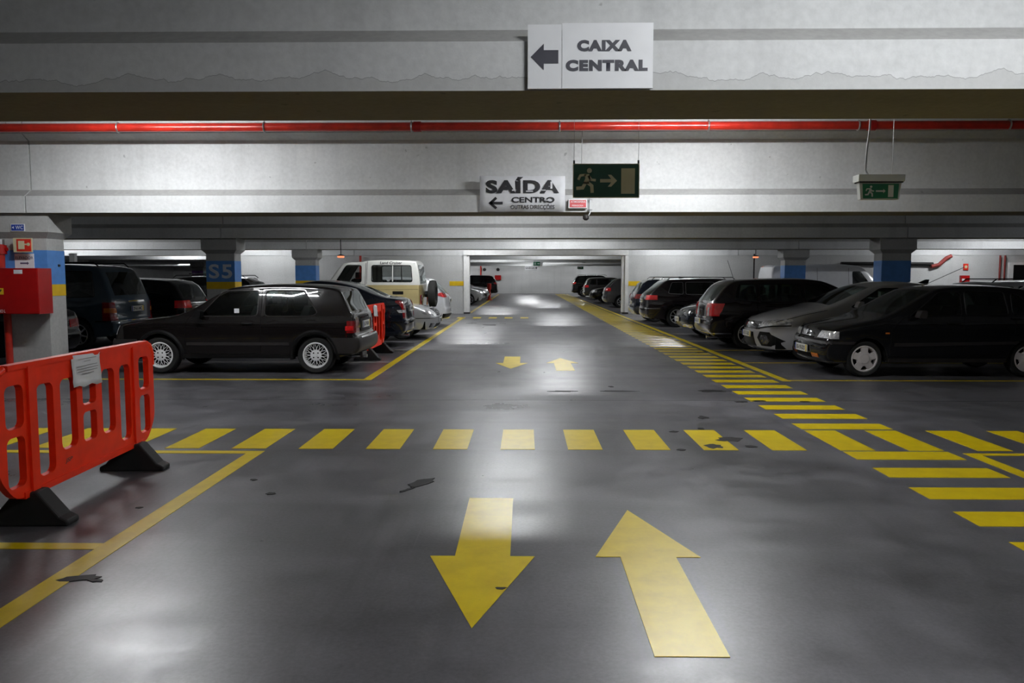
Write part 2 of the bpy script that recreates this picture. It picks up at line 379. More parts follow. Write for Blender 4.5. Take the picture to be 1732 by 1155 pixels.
# pillars
def pillar(xc, y0, label, band='pillar_blue', text=None, w=0.68, d=0.43):
    o = MB().box(xc - w / 2, xc + w / 2, y0, y0 + d, 0, 2.15).build('pillar', 'pillar_concrete'); tag(o, label, kind='structure')
    e = 0.085; mb = MB()
    lo = [(xc - w / 2, y0, 2.09), (xc + w / 2, y0, 2.09), (xc + w / 2, y0 + d, 2.09), (xc - w / 2, y0 + d, 2.09)]
    mid = [(xc - w / 2 - e, y0 - e, 2.18), (xc + w / 2 + e, y0 - e, 2.18), (xc + w / 2 + e, y0 + d + e, 2.18), (xc - w / 2 - e, y0 + d + e, 2.18)]
    top = [(x, y, 2.449) for x, y, z in mid]
    q = lo + mid + top
    mb.add(q, [(0, 1, 5, 4), (1, 2, 6, 5), (2, 3, 7, 6), (3, 0, 4, 7), (4, 5, 9, 8), (5, 6, 10, 9), (6, 7, 11, 10), (7, 4, 8, 11), (8, 9, 10, 11), (3, 2, 1, 0)])
    mb.build('capital', 'pillar_concrete', o)
    t = 0.003
    for nm, mat, z0, z1 in (('blue_band', band, 1.42, 1.92), ('yellow_band', 'pillar_yellow', 1.25, 1.42)):
        q = []
        for z in (z0, z1): q += [(xc - w / 2 - t, y0 - t, z), (xc + w / 2 + t, y0 - t, z), (xc + w / 2 + t, y0 + d + t, z), (xc - w / 2 - t, y0 + d + t, z)]
        MB().add(q, [(0, 1, 5, 4), (1, 2, 6, 5), (2, 3, 7, 6), (3, 0, 4, 7), (0, 3, 2, 1), (4, 5, 6, 7)]).build(nm if band == 'pillar_blue' or nm == 'yellow_band' else 'teal_band', mat, o)
    if text: lettering(text, xc - 0.28, xc + 0.28, 1.50, 1.84, y0 - t - 0.002, 'pillar_letter', o, bold=0.025, spacing=1.15)
    return o
p_near = pillar(-7.33, 11.55, 'concrete pillar with blue and yellow bands carrying the red hose cabinet')
pillar(-7.27, 18.85, 'concrete pillar lettered S5 on its blue band', text='S5')
pillar(-7.26, 26.15, 'concrete pillar with blue band behind the black saloon, before the wall')
pillar(8.77, 18.85, 'blue banded pillar rising behind the black hatchback facing the lane')
pillar(8.89, 26.15, 'blue banded pillar in front of the white van')
pillar(-23.3, 18.85, 'blue banded pillar deep in the second row')
pillar(-23.3, 40.75, 'teal banded pillar in the far hall', 'pillar_teal')
pp = pillar(-20.0, 48.05, 'pillar with purple posters in the far hall', 'pillar_teal')
MB().box(-20.35, -19.65, 48.03, 48.045, 1.3, 1.95).build('poster', 'poster_purple', pp)
MB().box(-20.30, -19.75, 48.015, 48.028, 1.35, 1.62).build('poster', 'poster_pink', pp)
tag(MB().box(-17.4, -17.2, 30.0, 30.2, 0, 2.449).build('pillar', 'frame_white'), 'slim white post in the second row hall', kind='structure')
for q, (px, py) in enumerate(((-7.2, 40.75), (-7.2, 48.05), (8.95, 40.75), (8.95, 48.05))):
    pillar(px, py, 'banded pillar between parking rows beyond the portal, ' + ('second from the portal, ' if q % 2 else 'first from the portal, ') + ('left row' if q < 2 else 'right row'))
# bolts of the near pillar
MB().lathe_y([(0.0, 11.80), (0.018, 11.80), (0.018, 11.84), (0, 11.84)], 8, -6.985, 1.70).build('bolt_hole', 'ink', p_near)

# ------------------------------------------------------------------ floor markings
PT = 0.003
def floor_part(name, verts2, mat='yellow_road_paint', z0=0.0, t=PT, label=None, loc=(0, 0, 0)):
    n = len(verts2); tri = geometry.tessellate_polygon([[Vector((x, y, 0)) for x, y in verts2]])
    v = [(x, y, z0 + t) for x, y in verts2] + [(x, y, z0 + 0.0002) for x, y in verts2]
    f = [tuple(t_) for t_ in tri] + [(i, (i + 1) % n, n + (i + 1) % n, n + i) for i in range(n)]
    mb = MB().add(v, f); o = mb.build(name, mat, floor, loc=loc)
    if label: o['label'] = label
    return o
def rect2(x0, x1, y0, y1): return [(x0, y0), (x1, y0), (x1, y1), (x0, y1)]
# zebra walkway along the right
zb = floor_part('walkway_stripe', rect2(2.79, 3.70, -0.15, 0.15), loc=(0, 4.40, 0))
ys = [4.40 + 0.592 * k for k in range(1, 5)] + [8.09 + 0.59 * k for k in range(0, 110)]
for y in [2.62, 3.215, 3.81] + ys:
    if y > 74: break
    o = link('walkway_stripe', zb.data, floor, (0, y, 0))
# crossing bars
cb = floor_part('crossing_bar', rect2(0, 0.305, 6.96, 7.87), loc=(-0.211, 0, 0))
for k in list(range(-14, 0)) + list(range(1, 13)): link('crossing_bar', cb.data, floor, (-0.211 + 0.6 * k, 0, 0))
cb2 = floor_part('crossing_bar', rect2(0, 0.3, 29.4, 30.3), loc=(-0.15, 0, 0))
for k in range(1, 8): link('crossing_bar', cb2.data, floor, (-0.15 - 0.6 * k, 0, 0))
LXL, LXR = -2.345, 3.86
# long lane edge lines and bay lines
floor_part('lane_line', rect2(LXL - 0.065, LXL + 0.065, -2.5, 6.86))
floor_part('lane_line', rect2(LXL - 0.065, LXL + 0.065, 11.66, 30.3))
floor_part('lane_line', rect2(LXL - 0.065, LXL + 0.065, 34.0, 72.0))
floor_part('lane_line', rect2(LXR - 0.06, LXR + 0.06, -2.5, 6.86))
floor_part('lane_line', rect2(LXR - 0.06, LXR + 0.06, 11.62, 72.0))
for y in (4.40, 6.81, 1.9): floor_part('bay_line', rect2(-7.2, LXL - 0.066, y - 0.05, y + 0.05))
for k, y in enumerate([11.71 + 2.43 * j for j in range(0, 8)]):
    w = 0.045 if k == 0 else 0.03
    floor_part('bay_line', rect2(-7.0, LXL - 0.066, y - w, y + w), 'yellow_road_paint' if k == 0 else 'white_road_paint')
    floor_part('bay_line', rect2(LXR + 0.061, 8.6, y - w * 0.8, y + w * 0.8), 'yellow_road_paint' if k < 3 else 'white_road_paint')
floor_part('bay_line', rect2(LXR + 0.061, 9.5, 6.78, 6.86))
# direction arrows
A_DOWN = [(-0.228, 3.39), (0.058, 4.276), (-0.076, 4.276), (-0.076, 5.41), (-0.378, 5.41), (-0.378, 4.276), (-0.514, 4.276)]
A_UP = [(0.676, 5.144), (0.39, 4.276), (0.525, 4.276), (0.525, 3.145), (0.828, 3.145), (0.828, 4.276), (0.962, 4.276)]
ad = floor_part('direction_arrow', A_DOWN, label='yellow painted arrow pointing toward the viewer, near')
au = floor_part('direction_arrow', A_UP, label='yellow painted arrow pointing down the lane, near')
for src, lab in ((ad, 'yellow painted arrow pointing toward the viewer, beyond the crossing'), (au, 'yellow painted arrow pointing down the lane, beyond the crossing')):
    o = link('direction_arrow', src.data, floor, (0, 9.76, 0)); o['label'] = lab
# dirt: flat scraps and burnt rubber spots
def blob(x, y, rx, ry, rot=0.0, z=0.0035, mat='stain_black', n=13, jag=0.5):
    pts = []
    for k in range(n):
        a = 2 * PI * k / n; r = 1 - jag * random.random(); px, py = rx * r * math.cos(a), ry * r * math.sin(a)
        pts.append((x + px * math.cos(rot) - py * math.sin(rot), y + px * math.sin(rot) + py * math.cos(rot)))
    return floor_part('floor_stain', pts, mat, 0.0002, z)
for a in ((-0.76, 5.82, .075, .16, -0.5), (-0.84, 5.62, .02, .1, -0.6), (-2.25, 3.93, .12, .05, 0.2), (-2.16, 3.9, .06, .025, -.2), (-1.79, 5.5, .05, .035), (-2.04, 5.88, .04, .03),
          (1.93, 7.42, .16, .11, .4), (2.05, 7.12, .08, .05), (1.78, 7.95, .05, .06), (1.3, 10.58, .3, .05), (0.5, 10.55, .22, .06), (2.52, 10.6, .22, .1), (2.66, 9.68, .1, .07),
          (1.39, 6.98, .05, .04), (1.48, 7.8, .06, .05), (-1.1, 25.3, .35, .3), (1.95, 8.6, .07, .12), (1.22, 11.0, .05, .08), (-2.55, 5.15, .03, .02)):
    blob(*a)
blob(1.72, 7.12, .10, .12, 0, 0.0042)
blob(2.9, 9.75, .13, .06, 0, 0.0042); blob(3.45, 9.70, .10, .05, 0, 0.0042)
blob(-0.11, 3.83, .035, .02, 0, 0.0042, 'trim_grey')
floor_part('floor_joint', rect2(-34, 32, 9.775, 9.79), 'trim_black', 0.0, 0.0006)
floor_part('floor_joint', rect2(-34, 32, 17.20, 17.22), 'trim_black', 0.0, 0.0006)

# ------------------------------------------------------------------ fluorescent lamps between the girders, plus added side fill
lamp0 = None
def lamp(x, y, z=3.62, n=1):
    global lamp0
    if lamp0 is None:
        t = thing('fluorescent_lamp', 'fluorescent tube batten hung between the ceiling beams', 'lamp', (x, y, z), 0, 'fluorescent battens')
        MB().box(-0.75, 0.75, -0.06, 0.06, 0.045, 0.10).box(-0.75, -0.715, -0.05, 0.05, -0.02, 0.045).box(0.715, 0.75, -0.05, 0.05, -0.02, 0.045).build('housing', 'lamp_body', t)
        for s in (-1, 1): MB().tube([(-0.71, s * 0.03, 0), (0.71, s * 0.03, 0)], 0.0145, 6, caps=False).build('tube', 'tube_light', t)
        for s in (-0.5, 0.5): MB().tube([(s, 0, 0.1), (s, 0, SLAB_Z - 3.62)], 0.008, 6).build('hanger', 'steel', t)
        lamp0 = t; return t
    t = lamp0.copy(); C.objects.link(t); t.location = (x, y, z)
    for ch in lamp0.children:
        c = ch.copy(); C.objects.link(c); c.parent = t
        if ch.name.startswith('hanger'): c.scale.z = (SLAB_Z - z - 0.1) / (SLAB_Z - 3.72)
    for ch in t.children:
        if ch.name.startswith('hanger'): ch.location.z = 0.1 - 0.1 * ch.scale.z
    return t
LAMPS = [(2.0, 1.75), (18.5, 9.5), (-19.5, 9.5), (17.5, 16.2), (-17.5, 16.2), (-4.85, 9.5), (2.05, 9.5),  # widest-set side lamps here are unseen fill, added to raise the ambient
         (-0.3, 15.7), (-2.6, 20.8), (1.0, 23.8), (-14.5, 23.6), (15.5, 23.6), (-11.0, 31.2), (6.0, 31.2), (-2.0, 30.9), (17.5, 31.0), (-19, 31.2),
         (1.6, 38.4), (-1.6, 45.7), (1.5, 53.0), (0.5, 60.5), (-5.5, 72.4), (0.3, 72.4), (6.0, 72.4)]
for x, y in LAMPS: lamp(x, y)
for x, w_ in ((-25.5, 'furthest from the lane'), (-22.0, 'middle one of three'), (-19.0, 'nearest the lane')): lamp(x, 59.5, 2.52)['label'] = 'lit fluorescent tube hung low in the far hall, ' + w_
lamp(-17.5, 40.0)

# ------------------------------------------------------------------ red sprinkler main under the slab
sp = thing('sprinkler_pipe', 'long red sprinkler pipe running across below the ceiling', 'pipe', (0, 10.90, 3.555))
MB().tube([(-33.9, 0, 0), (31.9, 0, 0)], 0.058, 16).build('pipe_run', 'pipe_red', sp, 40)
for k in range(-7, 9):
    x = -3.53 + 2.0 * k
    ring = MB().tube([(x, 0.064 * math.cos(a), 0.064 * math.sin(a)) for a in [2 * PI * q / 16 for q in range(16)]], 0.011, 6, True)
    ring.tube([(x, 0, 0.064), (x, 0, SLAB_Z - 3.558)], 0.006, 6)
    ring.build('pipe_clamp', 'steel', sp, 40)
for x in (-1.45, 4.65): MB().tube([(x - 0.05, 0, 0), (x + 0.05, 0, 0)], 0.07, 16).build('coupling', 'fire_red', sp, 40)

# ------------------------------------------------------------------ signs
t = thing('payment_sign', 'white board reading CAIXA CENTRAL with a black arrow on the beam', 'sign', (0.32, 4.085, 2.453)); t.scale = (1, 1, 0.97)
MB().box(-0.305, -0.138, -0.012, 0.0, 0.0, 0.318).build('arrow_panel', 'sign_white', t)
MB().box(-0.136, 0.312, -0.014, 0.0, 0.0, 0.324).build('text_panel', 'sign_white', t)
flat([[(-0.290, 0.158), (-0.226, 0.223), (-0.226, 0.191), (-0.154, 0.191), (-0.154, 0.125), (-0.226, 0.125), (-0.226, 0.093)]], -0.0125, 'ink_grey', 'arrow', t)
lettering('CAIXA', -0.062, 0.206, 0.183, 0.240, -0.0155, 'ink_grey', t, 0.07, spacing=1.16)
lettering('CENTRAL', -0.118, 0.286, 0.085, 0.142, -0.0155, 'ink_grey', t, 0.07, spacing=1.16)

t = thing('exit_banner', 'white banner reading SAIDA CENTRO OUTRAS DIRECCOES on the second beam', 'sign', (-0.03, 11.385, 2.455))
W = 1.21
n = 14; v = []; f = []
for i in range(n + 1):
    for j in range(4):
        x = -W / 2 + W * i / n; z = 0.50 * j / 3 + 0.004 * math.sin(i * 1.3) * (j in (0, 3)); v.append((x, -0.012 - 0.006 * math.sin(i * 0.9 + j), z))
for i in range(n):
    for j in range(3): f.append((i * 4 + j, (i + 1) * 4 + j, (i + 1) * 4 + j + 1, i * 4 + j + 1))
o = MB().add(v, f).build('sheet', 'paper', t, 60); md = o.modifiers.new('thick', 'SOLIDIFY'); md.thickness = 0.002; md.offset = -1
lettering('SAÍDA', -0.52, 0.52, 0.255, 0.485, -0.0225, 'ink', t, 0.05, spacing=1.1)
lettering('CENTRO', -0.155, 0.455, 0.125, 0.205, -0.0225, 'ink', t, 0.03)
lettering('OUTRAS DIRECÇÕES', -0.165, 0.455, 0.022, 0.107, -0.0225, 'ink', t, 0.012)
flat([stroke([(-0.46, 0.12), (-0.28, 0.12)], 0.036), stroke([(-0.37, 0.195), (-0.455, 0.12), (-0.37, 0.045)], 0.036)], -0.0205, 'ink', 'arrow', t)
# worn strips where the black foil has peeled
for a in ((-0.12, 0.30, 0.03, 0.008), (0.10, 0.285, 0.05, 0.007), (0.41, 0.37, 0.014, 0.05), (0.30, 0.30, 0.03, 0.006), (0.36, 0.16, 0.03, 0.006)):
    MB().box(a[0] - a[2], a[0] + a[2], -0.0245, -0.0228, a[1] - a[3], a[1] + a[3]).build('worn_patch', 'paper', t)

def cable(name, pts, r, mat, parent): return MB().tube(pts, r, 6).build(name, mat, parent, 50)
t = thing('exit_sign', 'dark green emergency exit sign with running man, hung on wires', 'sign', (0.737, 7.31, 2.24))
MB().box(-0.30, 0.30, -0.012, 0.0, 0, 0.305).build('frame', 'sign_cream', t)
MB().box(-0.292, 0.292, -0.016, -0.0122, 0.008, 0.297).build('panel', 'sign_green', t)
flat(running_man(-0.175, 0.152, 0.225), -0.0165, 'sign_cream', 'running_figure', t)
flat([[(-0.055, 0.167), (0.045, 0.167), (0.015, 0.205), (0.045, 0.205), (0.098, 0.152), (0.045, 0.099), (0.015, 0.099), (0.045, 0.137), (-0.055, 0.137)]], -0.0165, 'sign_cream', 'arrow', t)
flat([rect2(0.135, 0.258, 0.036, 0.262)], -0.0165, 'sign_cream', 'doorway_symbol', t)
for x in (-0.29, 0.29): cable('wire', [(x, -0.006, 0.30), (x, -0.006, SLAB_Z - 2.24)], 0.0022, 'steel', t)
for x in (-0.29, 0.29): MB().box(x - 0.008, x + 0.008, -0.012, 0.002, 0.305, 0.335).build('wire_clip', 'ink', t)
t = thing('detector_cable', 'thin cable dropping behind the dark green exit sign', 'cable', (0, 0, 0))
cable('cord', [(0.80, 11.2, SLAB_Z), (0.80, 11.3, 3.1), (0.78, 11.37, 2.9), (0.78, 11.37, 2.66)], 0.006, 'cable_grey', t)
t = thing('gas_alarm_sign', 'small red illuminated warning sign below the green exit sign', 'sign', (0.757, 11.39, 2.50))
MB().box(-0.135, 0.13, -0.05, -0.002, 0.0, 0.125).build('housing', 'sign_white', t)
MB().box(-0.118, 0.113, -0.054, -0.0502, 0.012, 0.113).build('face', 'sign_red_pale', t)
lettering('ATMOSFERA', -0.105, 0.105, 0.075, 0.102, -0.0545, 'sign_white', t, 0.01)
lettering('PERIGOSA', -0.085, 0.075, 0.024, 0.048, -0.0545, 'sign_white', t, 0.01)
t = thing('gas_detector', 'small gas detector on a conduit below the exit sign', 'detector', (0.93, 11.38, 2.38))
cable('conduit', [(0.0, -0.02, 0.32), (0.0, -0.02, 0.06), (-0.02, -0.02, 0.02)], 0.009, 'sign_white', t)
for z in (0.10, 0.24): MB().box(-0.03, 0.03, -0.03, 0.0, z - 0.006, z + 0.006).build('saddle_clip', 'steel', t)
MB().lathe_z([(0, 0.02), (0.03, 0.03), (0.042, 0.0), (0.042, -0.03), (0.02, -0.05), (0, -0.05)], 14, -0.06, -0.02).build('sensor_head', 'trim_grey', t, 40)

t = thing('exit_luminaire', 'boxy white emergency exit luminaire with green face hung right of the lane', 'sign', (3.145, 7.2, 2.21))
mb = MB(); mb.box(-0.205, 0.20, -0.06, 0.07, 0.155, 0.215); mb.build('housing', 'luminaire_white', t)
MB().box(-0.195, 0.19, -0.05, 0.06, 0.145, 0.156).build('gasket', 'trim_grey', t)
mb = MB(); vv = []
for z, a, b in ((0.0, -0.172, 0.165), (0.146, -0.188, 0.182)): vv += [(a, -0.03, z), (b, -0.03, z), (b, 0.03, z), (a, 0.03, z)]
mb.add(vv, [(0, 1, 5, 4), (1, 2, 6, 5), (2, 3, 7, 6), (3, 0, 4, 7), (0, 3, 2, 1), (4, 5, 6, 7)]); mb.build('diffuser', 'luminaire_white', t)
mb = MB(); mb.add([(-0.152, -0.034, 0.008), (0.152, -0.034, 0.008), (0.160, -0.034, 0.136), (-0.160, -0.034, 0.136), (-0.152, -0.0302, 0.008), (0.152, -0.0302, 0.008), (0.160, -0.0302, 0.136), (-0.160, -0.0302, 0.136)],
                [(0, 1, 2, 3), (4, 7, 6, 5), (0, 4, 5, 1), (1, 5, 6, 2), (2, 6, 7, 3), (3, 7, 4, 0)]); mb.build('green_face', 'sign_green_bright', t)
flat(running_man(-0.095, 0.07, 0.10), -0.0345, 'luminaire_white', 'running_figure', t)
flat([arrow_r(0.0, 0.072, 0.085, 0.035, 0.014)], -0.0345, 'luminaire_white', 'arrow', t)
flat([rect2(0.065, 0.112, 0.02, 0.124)], -0.0345, 'luminaire_white', 'doorway_symbol', t)
cable('supply_cable', [(-0.10, 0, 0.215), (-0.125, 0, 0.26), (-0.12, 0, 0.42), (-0.10, 0, 0.62), (-0.10, 0, SLAB_Z - 2.21)], 0.008, 'cable_grey', t)
cable('wire', [(0.11, 0, 0.215), (0.11, 0, SLAB_Z - 2.21)], 0.0022, 'steel', t)

# things on the near left pillar (front face y = 11.55)
PY = 11.55
t = thing('toilet_sign', 'small blue WC sign with a white arrow on the pillar top', 'sign', (-7.34, PY - 0.087, 2.19))
MB().box(-0.10, 0.10, -0.012, 0, 0, 0.105).build('border', 'sign_white', t)
MB().box(-0.092, 0.092, -0.015, -0.0122, 0.008, 0.097).build('panel', 'sign_blue', t)
lettering('WC', -0.03, 0.08, 0.028, 0.08, -0.0155, 'sign_white', t, 0.012, spacing=1.1)
flat([[(-0.082, 0.053), (-0.055, 0.035), (-0.055, 0.071)]], -0.0155, 'sign_white', 'arrow', t)
t = thing('hose_sign', 'red fire hose pictogram sign above the elevator notice', 'sign', (-7.24, PY - 0.002, 1.885))
MB().box(-0.12, 0.12, -0.13, -0.118, 0, 0.205).build('border', 'sign_cream', t)
MB().box(-0.106, 0.106, -0.134, -0.1302, 0.014, 0.191).build('panel', 'sign_red', t)
flat([rect2(-0.08, 0.01, 0.045, 0.165), disc2(0.068, 0.115, 0.024), rect2(0.0, 0.055, 0.105, 0.125)], -0.1345, 'sign_cream', 'hose_symbol', t)
MB().box(-0.155, -0.12, -0.13, 0, 0.0, 0.205).build('side_flap', 'sign_cream', t)
t = thing('elevator_notice', 'white paper notice reading ELEVADOR with a dark arrow', 'sign', (-7.32, PY - 0.004, 1.655))
MB().box(-0.145, 0.14, -0.006, 0, 0, 0.215).build('sheet', 'paper', t)
lettering('ELEVADOR', -0.134, 0.129, 0.133, 0.176, -0.0066, 'ink_purple', t, 0.018, spacing=1.06)
flat([arrow_r(0.0, 0.075, 0.13, 0.05, 0.022)], -0.0062, 'ink_purple', 'arrow', t)
t = thing('hose_cabinet', 'red fire hose cabinet fixed to the near pillar', 'fire cabinet', (-7.305, PY - 0.33, 1.0))
MB().box(-0.37, 0.37, 0, 0.326, 0, 0.655).build('body', 'fire_red', t)
MB().box(-0.362, 0.362, -0.008, -0.0002, 0.008, 0.647).build('door', 'fire_red', t)
MB().box(0.03, 0.155, -0.0105, -0.0082, 0.575, 0.632).build('label_plate', 'paper', t)
MB().box(-0.30, -0.13, -0.0105, -0.0082, 0.28, 0.37).build('warning_sticker', 'sign_yellow', t)
flat([stroke([(-0.20, 0.30), (-0.16, 0.35)], 0.02)], -0.0108, 'ink', 'warning_mark', t)
lettering('INCÊNDIO L', -0.35, -0.118, 0.02, 0.075, -0.0089, 'sign_white', t, 0.02)
t = thing('riser_pipe', 'red riser pipe beside the hose cabinet on the pillar', 'pipe', (-7.61, PY - 0.10, 0))
MB().tube([(0.055, 0, 0), (0.055, 0, 0.998)], 0.05, 14).build('lower_run', 'pipe_red', t, 40)
MB().tube([(0, 0, 1.66), (0, 0, 2.0)], 0.055, 14).build('upper_run', 'pipe_red', t, 40)
MB().tube([(0, 0, 1.86), (0, 0, 1.99)], 0.085, 14).build('valve_body', 'fire_red', t, 40)
MB().tube([(0.0, 0, 1.93), (0.10, 0, 1.93)], 0.03, 10).build('valve_spindle', 'fire_red', t, 40)
MB().tube([(0, 0, 2.0), (0, 0, 2.075)], 0.06, 14).build('pipe_collar', 'steel', t, 40)
# ------------------------------------------------------------------ barriers
def barrier(label, loc, rz, paper_sheet=True, detail=True):
    """plastic pedestrian barrier, 2.06 m long along local x, standing on two feet"""
    t = thing('plastic_barrier', label, 'barrier', loc, rz, 'red plastic barriers')
    outer = rounded([(-1.03, 0.36), (-0.88, 0.195), (0.88, 0.195), (1.03, 0.36), (1.03, 0.90), (0.90, 1.0), (-0.90, 1.0), (-1.03, 0.90)], 0.08, 4)
    holes = []
    for s in (-1, 1):
        for z0, z1 in ((0.27, 0.575), (0.625, 0.885)):
            a, b = sorted((s * 0.765, s * 0.945)); holes.append(rrect(a, b, z0, z1, 0.045))
    for (a, b, z0) in ((-0.63, -0.445, 0.275), (-0.365, -0.165, 0.385), (0.365, 0.175, 0.385), (0.615, 0.445, 0.275)):
        a, b = sorted((a, b)); holes.append(rrect(a, b, z0, 0.855, 0.05))
    holes += [rrect(-0.09, 0.09, 0.385, 0.59, 0.035), rrect(-0.09, 0.09, 0.64, 0.855, 0.035)]
    MB().holed([outer] + holes, -0.022, 0.022).build('panel', 'barrier_red', t)
    for x in (-0.69, 0.69): MB().box(x - 0.04, x + 0.04, -0.038, 0.038, 0.20, 0.985).build('upright', 'barrier_red', t)
    MB().box(-0.92, 0.92, -0.034, 0.034, 0.975, 1.008).build('top_rail', 'barrier_red', t)
    MB().box(-0.80, 0.80, -0.030, 0.030, 0.185, 0.225).build('bottom_rail', 'barrier_red', t)
    for s in (-1, 1):
        MB().tube([(s * 0.93, 0, 0.985), (s * 1.0, 0, 0.96), (s * 1.035, 0, 0.90), (s * 1.035, 0, 0.80)], 0.03, 8).build('coupling_hook', 'barrier_red', t, 50)
        prof = [(-0.25, 0), (0.25, 0), (0.25, 0.035), (0.20, 0.06), (0.07, 0.215), (-0.07, 0.215), (-0.20, 0.06), (-0.25, 0.035)]
        f = MB().prism_x(prof, s * 0.69 - 0.07, s * 0.69 + 0.07).build('foot', 'rubber_black', t)
        md = f.modifiers.new('edge', 'BEVEL'); md.width = 0.012; md.segments = 2
    if paper_sheet:
        n = 6; v = []; fc = []
        for i in range(n + 1):
            for j in range(n + 1):
                x = -0.235 + 0.375 * i / n + 0.012 * (j / n - 0.5); z = 0.785 + 0.215 * j / n - 0.012 * (i / n) + (0.008 * math.sin(i * 2.1) if j == 0 else 0)
                v.append((x, -0.0375 - 0.006 * math.sin(i * 1.1 + j * 0.9) - (0.01 if j == 0 else 0), z))
        for i in range(n):
            for j in range(n): fc.append((i * 7 + j, (i + 1) * 7 + j, (i + 1) * 7 + j + 1, i * 7 + j + 1))
        o = MB().add(v, fc).build('notice_sheet', 'paper', t, 60); md = o.modifiers.new('thick', 'SOLIDIFY'); md.thickness = 0.0015
        if detail:
            for q, (z, w) in enumerate(((0.965, .24), (0.948, .08), (0.918, .26), (0.900, .28), (0.882, .26), (0.864, .16))):
                MB().box(-0.05 - w / 2, -0.05 + w / 2, -0.0462, -0.0455, z - 0.0025, z + 0.0025).build('text_line', 'cable_grey', o)
    if detail: lettering('JSP', -0.34, -0.25, 0.29, 0.325, -0.0228, 'ink', t, 0.02, shear=0.2)
    return t
# local -y faces the lane (+x in the world) when rz = +90 deg
barrier('red plastic barrier with a paper notice standing near the viewer', (-3.07, 5.50, 0), PI / 2 + 0.035)
barrier('red plastic barrier blocking the bay behind the hatchback with lattice wheels', (-2.90, 15.2, 0), PI / 2, True, False)

# ------------------------------------------------------------------ car builder
def interp(tab, x):
    if x <= tab[0][0]: return tab[0][1]
    for (a, fa), (b, fb) in zip(tab, tab[1:]):
        if x <= b:
            t = (x - a) / (b - a); return fa + (fb - fa) * t
    return tab[-1][1]
def chaikin(pts, it=2):
    for _ in range(it):
        out = [pts[0]]
        for a, b in zip(pts, pts[1:]):
            out.append((a[0] * .75 + b[0] * .25, a[1] * .75 + b[1] * .25)); out.append((a[0] * .25 + b[0] * .75, a[1] * .25 + b[1] * .75))
        out.append(pts[-1]); pts = out
    return pts
def resample(pts, dmax):
    out = [pts[0]]
    for a, b in zip(pts, pts[1:]):
        d = math.hypot(b[0] - a[0], b[1] - a[1]); n = max(1, int(math.ceil(d / dmax)))
        for k in range(1, n + 1): out.append((a[0] + (b[0] - a[0]) * k / n, a[1] + (b[1] - a[1]) * k / n))
    return out
def cut_at_x(pts, xs):
    for xv in xs:
        out = [pts[0]]
        for a, b in zip(pts, pts[1:]):
            if (a[0] - xv) * (b[0] - xv) < -1e-9:
                t = (xv - a[0]) / (b[0] - a[0]); out.append((xv, a[1] + (b[1] - a[1]) * t))
            out.append(b)
        pts = out
    return pts

